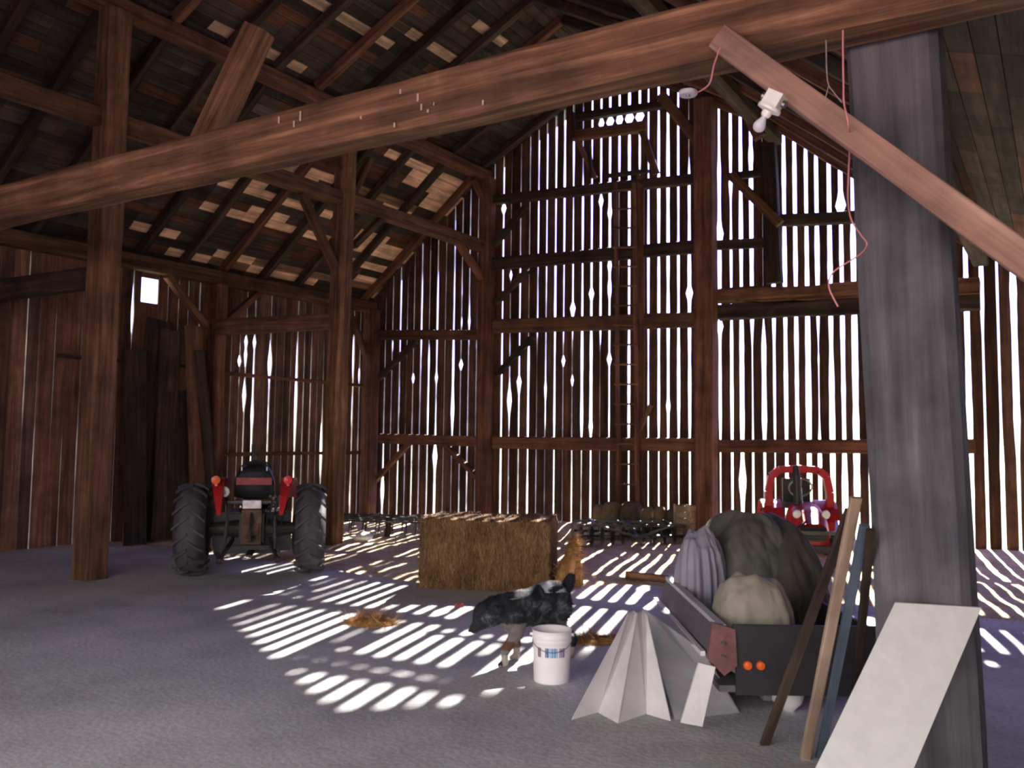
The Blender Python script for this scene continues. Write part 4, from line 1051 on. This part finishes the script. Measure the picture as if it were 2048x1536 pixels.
for s, yy in ((1, -.14), (-1, -WID+.10)):
    t, d = wheel(.17, .12, .09, tread=False); o = t.build('tyre', RUB, wg, smooth=True); o.location = Lp(Lw*.42, yy, .17); d.build('wheel_rim', DSTEEL, wg).location = Lp(Lw*.42, yy, .17)
mb = MB(); mb.bar(Lp(Lw*.42, 0, .17), Lp(Lw*.42, -WID, .17), .04, .04); mb.build('axle', DSTEEL, wg)
# folded pale sheets leaning at its near left
sh = empty('folded_sheet', (wg.matrix_world if False else Matrix.Translation((A.x, A.y, 0)) @ Matrix.Rotation(rz, 4, 'Z')) @ Lp(.95, .52, 0), rz); tag(sh, 'pleated pale sheet metal flap leaning on the wagon beside the white bucket', 'sheet metal')
def wpt(x, y, z, D=None): return Vector((x, sgn*y, z))
mb = MB()
apx = [(-.42, -.02, .42), (-.36, -.05, .40), (-.30, -.02, .43), (-.24, -.06, .40)]
bot = [(.24, .36, .0), (.34, .20, .0), (.46, .20, .0), (.52, .04, .0), (.64, .02, .0)]
SHi = (Matrix.Translation(sh.location) @ Matrix.Rotation(rz, 4, 'Z')).inverted()
tp = [SHi @ onD(x, y, D) for x, y, D in ((1256, 1227, 6.30), (1266, 1221, 6.42), (1274, 1227, 6.30), (1284, 1221, 6.42), (1292, 1229, 6.32))]
bt = [SHi @ onZ(x, y) for x, y in ((1142, 1440), (1196, 1425), (1236, 1447), (1292, 1428), (1340, 1442))]
for i in range(4):
    quadbox(mb, [tp[i], tp[i+1], bt[i+1], bt[i]], .006, Lp(0, -1, .3))
mb.build('pleated_panel', WHITEMET, sh)

# ---- tarpaulin heap: lobes of cloth on and around the load
def blob(name, c, rad, mat, label, cat, rz=0, fold=.06, ff=9, seed=0, pw=.8, base=0.0, nu=110, nv=48, tip=(0, 0), sag=.0, parent=None, flare=.12, wr=1.0, lines=False):
    mb = MB(); vs = []
    for j in range(nv+1):
        v = j/nv; e = PI/2*(1-v)   # top to bottom
        for i in range(nu):
            a = 2*PI*i/nu
            ca, sa = math.cos(a), math.sin(a)
            def sp(x, p): return (abs(x)**p)*(1 if x >= 0 else -1)
            rr_ = math.cos(e)**.75
            f = 1 + fold*ss(.15, .9, v)*((.35 if not lines else 1.0)*math.sin(a*ff+seed+2.2*nz(ca*1.5, sa*1.5, seed))*.6+nz(ca*4, sa*4, v*1.3+seed)*1.1) + .14*nz(ca*1.4, sa*1.4, v*2+seed*1.7) + flare*max(0, v-.7)
            f += wr*(.12*(.25-abs(nz(ca*2.1+seed, sa*2.1+v*1.5, v*3.2+seed))) + .05*(.25-abs(nz(ca*6+seed, sa*6, v*8)))*2)*ss(.02, .2, v)
            z = rad[2]*(math.sin(e)**pw) + rad[2]*.05*wr*(.25-abs(nz(ca*rr_*4+seed, sa*rr_*4, 9.)))+ rad[2]*.08*nz(ca*rr_*2.2+seed, sa*rr_*2.2, seed*3)
            vs.append(Vector((rad[0]*f*sp(ca, .85)*rr_+tip[0]*math.sin(e), rad[1]*f*sp(sa, .85)*rr_+tip[1]*math.sin(e), base+max(0, z))))
    fs = [(j*nu+i, (j+1)*nu+i, (j+1)*nu+(i+1) % nu, j*nu+(i+1) % nu) for j in range(nv) for i in range(nu)]
    mb.add(vs, fs)
    o = mb.build(name, mat, smooth=True, M=Matrix.Translation(c) @ Matrix.Rotation(rz, 4, 'Z'))
    if label: tag(o, label, cat)
    return o
WM = Matrix.Translation((A.x, A.y, 0)) @ Matrix.Rotation(rz, 4, 'Z')
def atw(px, py, D, z): p = onD(px, py, D); p.z = z; return p
blob('tarpaulin', atw(1492, 1100, 7.5, .27), (.62, .40, .90), OLIVE, 'olive grey tarpaulin crumpled over the top of the wagon load', 'tarpaulin', rz, .07, 7, 3, tip=(-.1, 0), flare=0, wr=.6)
blob('tarpaulin', atw(1552, 1120, 7.6, .0), (.95, .36, 1.10), BROWNT, 'brown tarpaulin bulging behind the cream sack down to the floor', 'tarpaulin', rz, .05, 6, 8, tip=(-.2, -.0), wr=.5)
blob('tarpaulin', atw(1590, 1150, 7.8, .0), (1.0, .25, .96), DARKT, 'near black tarpaulin edge hanging along the right side of the heap', 'tarpaulin', rz, .05, 5, 5, tip=(-.35, .15*sgn))
blob('canvas_sack', atw(1502, 1190, 6.1, .27), (.30, .275, .60), CREAM, 'bulging cream canvas sack at the near end of the wagon', 'sack', rz, .05, 9, 11, pw=.52, flare=.04, wr=.35)
blob('cloth_sheet', atw(1402, 1120, 7.2, .25), (.30, .17, .80), LILAC, 'pale lilac sheet hanging in long folds over the left of the heap', 'sheet', rz, .13, 15, 2, pw=.32, flare=.3, tip=(0, .02*sgn), lines=True, wr=.6)

# ------------------------------------------------------------------ planks leaning on the grey post
for (tx, ty, TY), (bx, by), w, mat, lab in (((1700, 1020, 4.92), (1528, 1490), .05, timber_dark, 'dark thin plank leaning on the blue grey post, leftmost and lowest'),
        ((1712, 995, 4.86), (1610, 1518), .055, tan_wood, 'tan plank leaning on the blue grey post between two darker ones'),
        ((1730, 1050, 4.80), (1640, 1515), .045, blue_wood, 'blue grey plank leaning on the blue grey post right of the tan plank'),
        ((1742, 1060, 4.72), (1700, 1500), .04, timber_dark, 'black brown plank leaning closest to the blue grey post')):
    T('leaning_plank', onZ(bx, by), onY(tx, ty, TY), .03, w, mat, lab, 'plank', 'planks leaning on the blue grey post', upv=tuple(rt2), rough=.002)
# white painted board at the lower right
p0, p1 = onD(1790, 1205, 4.25), onD(1700, 1392, 4.0)
mb = MB(); e1 = p1-p0; e2 = rt2*.34+Vector((0, 0, -.02)); 
pB = p0+e1*2.6 if False else None
bot_ = Vector(p0)+e1*(p0.z/(p0.z-p1.z))
quadbox(mb, [p0, bot_, bot_+e2*1.2, p0+e2*1.2], .02, (0, 1, 0)); tag(mb.build('white_board', WHITEBRD), 'white painted board leaning at the foot of the blue grey post', 'board')
# scraps beyond the wagon
p = onZ(1572, 1296, .0); 
stone('rag', onD(1580, 1320, 5.9)*1 if False else Vector((onZ(1575, 1420).x, onZ(1575, 1420).y, 0)), .10, WHITEP, 'crumpled white rag on the floor right of the wagon tailgate', 'rag', .9, 4)
p = onZ(918, 1213); mb = MB(); mb.box((0, 0, .01), (.08, .05, .02)); mb.box((.02, .01, .025), (.05, .03, .012), Matrix.Rotation(.4, 3, 'Z')); tag(mb.build('red_scrap', REDD, M=Matrix.Translation(p)), 'tiny red scrap on the floor in front of the bale', 'scrap')

# ------------------------------------------------------------------ lamp holder with bulb on the brace
lh = empty('lamp_holder', onY(1546, 204, 4.30)); tag(lh, 'white porcelain lamp holder with clear bulb fixed to the pinkish brace', 'lamp')
ld_dir = (onY(1522, 245, 4.28)-onY(1546, 203, 4.28)).normalized()
bz = ld_dir; bx_ = bz.cross(Vector((0, 1, 0))).normalized(); by_ = bz.cross(bx_)
LM = Matrix((bx_, by_, bz)).transposed().to_4x4()
def lpart(nm, mb, mat, parent=lh, smooth=False):
    o = mb.build(nm, mat, parent, smooth); o.matrix_local = LM if parent is lh else Matrix(); return o
mb = MB(); mb.box((0, 0, -.01), (.082, .075, .072)); mb.lathe([(0, .026), (.058, .026), (.06, .034), (.058, .044), (.03, .05), (0, .05)], 24)
bxo = lpart('junction_box', mb, PORC)
mb = MB()
for s in (-1, 1): mb.tube([(s*.05, 0, -.01), (s*.064, 0, -.01)], .018, 10)
mb.tube([(0, -.04, -.03), (0, -.052, -.03)], .012, 8); mb.build('knockout_plug', STEEL, bxo)
mb = MB(); mb.lathe([(0, .044), (.026, .046), (.024, .068), (.019, .078), (0, .078)], 18); lpart('socket', mb, PORC)
mb = MB(); mb.lathe([(.013, .076), (.014, .086), (.018, .096), (.026, .112), (.030, .126), (.029, .138), (.022, .150), (.010, .157), (0, .158)], 24); lpart('bulb', mb, GLASS, smooth=True)
# flat grey box under the big beam with cord
pz = onY(1376, 187, 4.62)
jb = empty('ceiling_fitting', pz); tag(jb, 'small flat grey fitting under the huge hewn beam, with a pink cord', 'fitting')
mb = MB(); mb.lathe([(0, -.012), (.045, -.012), (.052, -.004), (.05, .012), (0, .014)], 22); o = mb.build('housing', GREYMET, jb)
mb = MB(); mb.lathe([(0, -.018), (.012, -.016), (.014, -.011)], 12); mb.build('screw_cap', STEEL, jb)
def cordobj(pts, r, mat, label, name='cord', cat='cord'):
    # smooth catmull-rom through the points
    P = [Vector(p) for p in pts]; out = []
    for i in range(len(P)-1):
        p0, p1, p2, p3 = P[max(i-1, 0)], P[i], P[i+1], P[min(i+2, len(P)-1)]
        for k in range(8):
            t = k/8; out.append(.5*((2*p1)+(-p0+p2)*t+(2*p0-5*p1+4*p2-p3)*t*t+(-p0+3*p1-3*p2+p3)*t**3))
    out.append(P[-1]); mb = MB(); mb.tube(out, r, 8); o = mb.build(name, mat, smooth=True); tag(o, label, cat); return o
cordobj([onY(1388, 187, 4.62), onY(1404, 180, 4.5), onY(1420, 165, 4.46), onY(1428, 130, 4.44), onY(1440, 96, 4.35)], .004, CORD, 'short pink cord rising from the grey fitting over the beam')
cpts = [(1686, 60, 4.34), (1686, 110, 4.34), (1687, 170, 4.34), (1688, 205, 4.34), (1697, 250, 4.34), (1699, 300, 4.6), (1697, 350, 4.72), (1696, 400, 4.7), (1703, 440, 4.6), (1722, 470, 4.66), (1734, 488, 4.7), (1722, 507, 4.66), (1690, 528, 4.6), (1668, 543, 4.6), (1658, 560, 4.6), (1659, 578, 4.6), (1667, 596, 4.6), (1676, 613, 4.6)]
cordobj([onY(*c) for c in cpts], .0042, CORD, 'long pink cord hanging down the blue grey post with a loose end')
cordobj([onY(*c) for c in ((1652, 80, 4.34), (1655, 160, 4.34), (1668, 185, 4.34), (1684, 205, 4.34))], .0025, TWINE, 'thin grey string slanting from above to the pink cord')
cordobj([onY(*c) for c in ((1657, 172, 4.34), (1653, 188, 4.34), (1650, 200, 4.33))], .002, TWINE, 'very short string end hanging above the pinkish brace')

# ------------------------------------------------------------------ bucket
bp_ = onZ(1104, 1256, .38); bk = empty('bucket', (bp_.x, bp_.y, 0), math.atan2(CAM.y-bp_.y, CAM.x-bp_.x))
tag(bk, 'white plastic bucket with printed label standing in front of the dog', 'bucket')
mb = MB(); rb_ = .128; rt_ = .146; hb = .375
mb.lathe([(0, 0), (rb_, 0), (rb_+.004, .01), (rb_+.012, .27), (rb_+.013, .285), (rt_+.001, .29), (rt_+.001, .296), (rb_+.014, .298), (rb_+.015, .318), (rt_+.002, .322), (rt_+.002, .328), (rb_+.016, .332), (rt_-.002, .368), (rt_+.004, .372), (rt_+.004, hb), (rt_-.004, hb), (rb_+.010, .33), (rb_-.004, .012), (0, .01)], 48)
mb.build('pail', WHITEP, bk, smooth=True)
mb = MB(); n = 30
pts = [((rt_+.008)*math.cos(PI*.5-PI*k/n+0), (rt_+.008)*math.sin(PI*.5-PI*k/n), .335-.10*math.sin(PI*k/n)**1.0) for k in range(n+1)]
mb.tube([(p[0]+.004, p[1], p[2]) for p in pts], .0022, 6); mb.build('handle', STEEL, bk)
for s in (1, -1):
    mb = MB(); mb.tube([(0, s*(rt_-.006), .335), (0, s*(rt_+.016), .335)], .012, 10); mb.build('handle_lug', WHITEP, bk)
lab_items = [(-.62, .05, INKD, 'I'), (-.30, .06, INKB, 'N'), (-.02, .22, INKL, 'B'), (.42, .07, INKV, 'O'), (.66, .07, INKV, 'D')]
mb = MB(); 
def curved(mb, a0, a1, z0, z1, r0=.0022):
    k = 5
    for i in range(k):
        b0 = a0+(a1-a0)*i/k; b1 = a0+(a1-a0)*(i+1)/k
        def rad(z): return rb_+.005+.008*z/.27+r0
        vs = [(rad(z0)*math.cos(b0), rad(z0)*math.sin(b0), z0), (rad(z0)*math.cos(b1), rad(z0)*math.sin(b1), z0), (rad(z1)*math.cos(b1), rad(z1)*math.sin(b1), z1), (rad(z1)*math.cos(b0), rad(z1)*math.sin(b0), z1)]
        mb.add(vs, [(0, 1, 2, 3)])
mats_ = [INKD, INKB, INKL, INKV]
def ink(a0, a1, z0, z1, mi, lift=.0022):
    before = len(mb.f); curved(mb, a0, a1, z0, z1, lift)
    for q in range(before, len(mb.f)): mb.mi[q] = mi
for a0, a1, mi in ((-.78, -.70, 0), (-.66, -.60, 0), (-.34, -.28, 1), (-.25, -.17, 1), (-.14, .30, 2), (.02, .05, 1), (.14, .18, 1), (.40, .46, 3), (.50, .56, 3), (.60, .70, 3)):
    ink(a0, a1, .195, .262, mi, .0022 if mi == 2 else .003)
ink(-.34, -.17, .222, .232, 1, .0032); ink(.40, .70, .235, .245, 3, .0032)
lo = mb.build('printed_label', mats_, bk); lo['label'] = 'dark red, blue and violet printing'

# ------------------------------------------------------------------ dog
pf = onZ(1058, 1322)
dg = empty('dog', pf, 0)
hdir = (-rt2*1.0 - Vector((fwd.x, fwd.y, 0))*.55); dg.rotation_euler[2] = math.atan2(hdir.y, hdir.x)
tag(dg, 'black and grey merle dog with docked tail walking left past the bale', 'dog')
caps = [((-.24, 0, .465), (-.02, 0, .43), .132, .142), ((-.02, 0, .43), (.17, 0, .405), .142, .152), ((.17, 0, .425), (.31, 0, .43), .135, .11),
        ((.29, 0, .425), (.395, 0, .40), .108, .102), ((.38, 0, .39), (.43, 0, .36), .10, .074), ((.42, 0, .35), (.495, 0, .30), .056, .040),
        ((-.28, 0, .50), (-.355, 0, .57), .07, .052), ((-.355, 0, .57), (-.39, 0, .63), .052, .038),
        ((-.22, 0, .49), (-.10, 0, .47), .13, .13)]
for s in (1, -1):
    fo = .11 if s > 0 else -.09
    caps += [((.15, s*.06, .37), (.13+fo*.3, s*.085, .25), .085, .058), ((.13+fo*.3, s*.085, .25), (.16+fo, s*.085, .115), .052, .036), ((.16+fo, s*.085, .115), (.155+fo, s*.085, .035), .029, .028), ((.155+fo, s*.085, .03), (.20+fo, s*.088, .022), .029, .022)]
    ho = -.06 if s > 0 else .07
    caps += [((-.25, s*.05, .43), (-.17+ho*.4, s*.09, .285), .11, .07), ((-.17+ho*.4, s*.09, .285), (-.315+ho, s*.085, .155), .062, .032), ((-.315+ho, s*.085, .155), (-.285+ho, s*.085, .04), .026, .025), ((-.285+ho, s*.085, .03), (-.235+ho, s*.088, .022), .027, .022)]
def capsule(mb, a, b, ra, rb, n=14):
    a, b = Vector(a), Vector(b); d = b-a; L = d.length; d.normalize()
    pts = []; rs = []
    for k in range(6): e = -PI/2+PI/2*k/6; pts.append(a+d*(math.sin(e)*ra)); rs.append(max(.0005, math.cos(e)*ra))
    for k in range(5): t = k/4; pts.append(a+d*L*t); rs.append(ra+(rb-ra)*t)
    for k in range(1, 7): e = PI/2*k/6; pts.append(b+d*(math.sin(e)*rb)); rs.append(max(.0005, math.cos(e)*rb))
    mb.tube(pts, rs, n)
mb = MB()
for c in caps: capsule(mb, *c)
db = mb.build('body', FUR, dg, smooth=True)
rm = db.modifiers.new('r', 'REMESH'); rm.mode = 'VOXEL'; rm.voxel_size = .009; rm.use_smooth_shade = True
sm = db.modifiers.new('s', 'SMOOTH'); sm.factor = .8; sm.iterations = 6
bpy.context.view_layer.update()
dep_ = bpy.context.evaluated_depsgraph_get()
me = bpy.data.meshes.new_from_object(db.evaluated_get(dep_)); db.modifiers.clear(); db.data = me
me.materials.clear(); me.materials.append(FUR)
import array
def patch(v):
    x, y, z = v
    n = nz(x*7, y*7, z*7+4)
    if x < -.30 and z > .50: return (.018, .02, .028, 1)
    if x > .30 and nz(x*12, y*12, z*12) < .15: return (.02, .022, .028, .85)
    if z < .10: return (.40, .34, .30, .9 if (x > .17 or x < -.28) else .5)       # paws pale
    if z < .20 and x > .05 and n > -.1: return (.16, .07, .035, .8)           # copper on the legs
    if x > .46 and z < .33: return (.03, .022, .02, .9)
    if x > .10 and x < .34 and z < .335: return (.30, .26, .25, .6)          # pale chest bib
    if z > .545 and -.27 < x < -.08 and n > -.2: return (.50, .51, .60, .85)  # grey saddle
    if z > .515 and .05 < x < .24 and n > -.1: return (.46, .45, .50, .8)
    if x < -.30 and z > .52: return (.02, .022, .03, 1)
    if x < -.20 and z < .32 and z > .2: return (.20, .18, .18, .6)
    return (0, 0, 0, 0)
ca = me.color_attributes.new('patch', 'FLOAT_COLOR', 'POINT')
buf = []
for v in me.vertices: buf += list(patch(v.co))
ca.data.foreach_set('color', buf)
# fur blades as one child
q = random.Random(3); mb = MB(); cols = []
pl = me.polygons; tot = len(pl)
fdark = []
for _ in range(17000):
    pg = pl[q.randrange(tot)]; c = pg.center.copy(); nrm = pg.normal.copy()
    back = Vector((-1, 0, -.55 if c.z > .2 else -1.0)); back -= nrm*back.dot(nrm)
    if back.length < .05: continue
    back.normalize(); long_ = .028 if c.z > .25 else .011
    if c.x > .40: long_ = .014
    if c.x < -.22 and .2 < c.z < .45: long_ = .045
    d = (back + nrm*.35 + Vector((q.uniform(-.25, .25), q.uniform(-.25, .25), q.uniform(-.25, .25)))).normalized()
    sd = d.cross(nrm)
    if sd.length < 1e-3: continue
    sd = sd.normalized()*.0016
    p0 = c + Vector((q.uniform(-.004, .004), q.uniform(-.004, .004), q.uniform(-.004, .004)))
    L = long_*q.uniform(.6, 1.3)
    mb.add([p0-sd, p0+sd, p0+d*L*.6+sd*.7, p0+d*L*.6-sd*.7, p0+d*L-nrm*L*.25], [(0, 1, 2, 3), (3, 2, 4)])
    cols.append(patch(c))
fo = mb.build('fur_coat', FUR, dg); fo['kind'] = 'stuff'
ca = fo.data.color_attributes.new('patch', 'FLOAT_COLOR', 'POINT'); buf = []
for c in cols: buf += list(c)*5
ca.data.foreach_set('color', buf)
for s in (1, -1):
    mb = MB()   # folded ear
    base = Vector((.35, s*.080, .475)); vs = []
    for j in range(6):
        f = j/5
        for i in range(5):
            u = i/4*2-1; vs.append(base+Vector((u*.032*(1-f*.75)-.01*f, s*(.012+.045*math.sin(f*2.2)), .018*math.sin(f*PI*.9)-.062*f*f+.004*u*u)))
    n = 5; off = [v+Vector((0, -s*.007, -.003)) for v in vs]
    fs = [(j*n+i, j*n+i+1, (j+1)*n+i+1, (j+1)*n+i) for j in range(5) for i in range(4)]
    fs += [(30+j*n+i+1, 30+j*n+i, 30+(j+1)*n+i, 30+(j+1)*n+i+1) for j in range(5) for i in range(4)]
    mb.add(vs+off, fs); e_ = mb.build('ear', BLKV, dg, smooth=True)
    mb = MB(); mb.lathe([(0, -.009), (.007, -.006), (.0095, 0), (.007, .006), (0, .009)], 14, Matrix.Translation((.448, s*.068, .395))); mb.build('eye', plain('dog_eye', (.01, .007, .005), .1), dg, smooth=True)
mb = MB(); mb.lathe([(0, -.012), (.010, -.010), (.015, 0), (.011, .010), (0, .012)], 14, Matrix.Translation((.532, 0, .285))); mb.build('nose', BLKV, dg, smooth=True)

# ------------------------------------------------------------------ light
w = bpy.data.worlds.new('sky'); scene.world = w; w.use_nodes = True
nt = w.node_tree; bg = nt.nodes['Background']
tc = nt.nodes.new('ShaderNodeTexCoord'); sx = nt.nodes.new('ShaderNodeSeparateXYZ'); nt.links.new(tc.outputs['Generated'], sx.inputs[0])
rp = ramp(nt, [(.0, (.55, .62, .50)), (.05, (.42, .40, .82)), (.2, (.36, .31, .90)), (1, (.36, .31, .90))]); nt.links.new(sx.outputs['Z'], rp.inputs[0])
mrr = nt.nodes.new('ShaderNodeMapRange'); mrr.inputs['From Min'].default_value = -.5; mrr.inputs['From Max'].default_value = .3; nt.links.new(sx.outputs['Y'], mrr.inputs['Value'])
mxw = N(nt, 'ShaderNodeMix', data_type='RGBA', blend_type='MIX'); nt.links.new(mrr.outputs[0], mxw.inputs[0])
mxw.inputs[6].default_value = (1.0, .93, .90, 1); nt.links.new(rp.outputs[0], mxw.inputs[7])
nt.links.new(mxw.outputs[2], bg.inputs['Color']); ms_ = nt.nodes.new('ShaderNodeMapRange'); ms_.inputs['From Min'].default_value = -.3; ms_.inputs['From Max'].default_value = .4; ms_.inputs['To Min'].default_value = 3.8; ms_.inputs['To Max'].default_value = 6.8; nt.links.new(sx.outputs['Y'], ms_.inputs['Value']); nt.links.new(ms_.outputs[0], bg.inputs['Strength'])
scene.cycles.filter_width = 3.0
sd_ = bpy.data.lights.new('sun', 'SUN'); sd_.energy = 34; sd_.angle = R(.53); sd_.color = (1, .94, .86)
so_ = bpy.data.objects.new('sun', sd_); COL.objects.link(so_)
az, el = R(-14.8), R(37.3)
dirv = Vector((math.sin(az)*math.cos(el), math.cos(az)*math.cos(el), math.sin(el)))
so_.rotation_mode = 'QUATERNION'; so_.rotation_quaternion = dirv.to_track_quat('Z', 'Y'); so_.location = (-8, 40, 30)
pd = bpy.data.lights.new('doorway_daylight', 'AREA'); pd.shape = 'RECTANGLE'; pd.size = 10; pd.size_y = 4.1
pd.cycles.is_portal = True
po = bpy.data.objects.new('doorway_daylight', pd); COL.objects.link(po); po.location = (-1.55, -2.48, 2.0); po.rotation_euler = (R(90), 0, 0)

vs_ = scene.view_settings
scene.display_settings.display_device = 'sRGB'
vs_.view_transform = 'Standard'; vs_.look = 'None'; vs_.exposure = .76; vs_.gamma = 1; vs_.use_curve_mapping = False
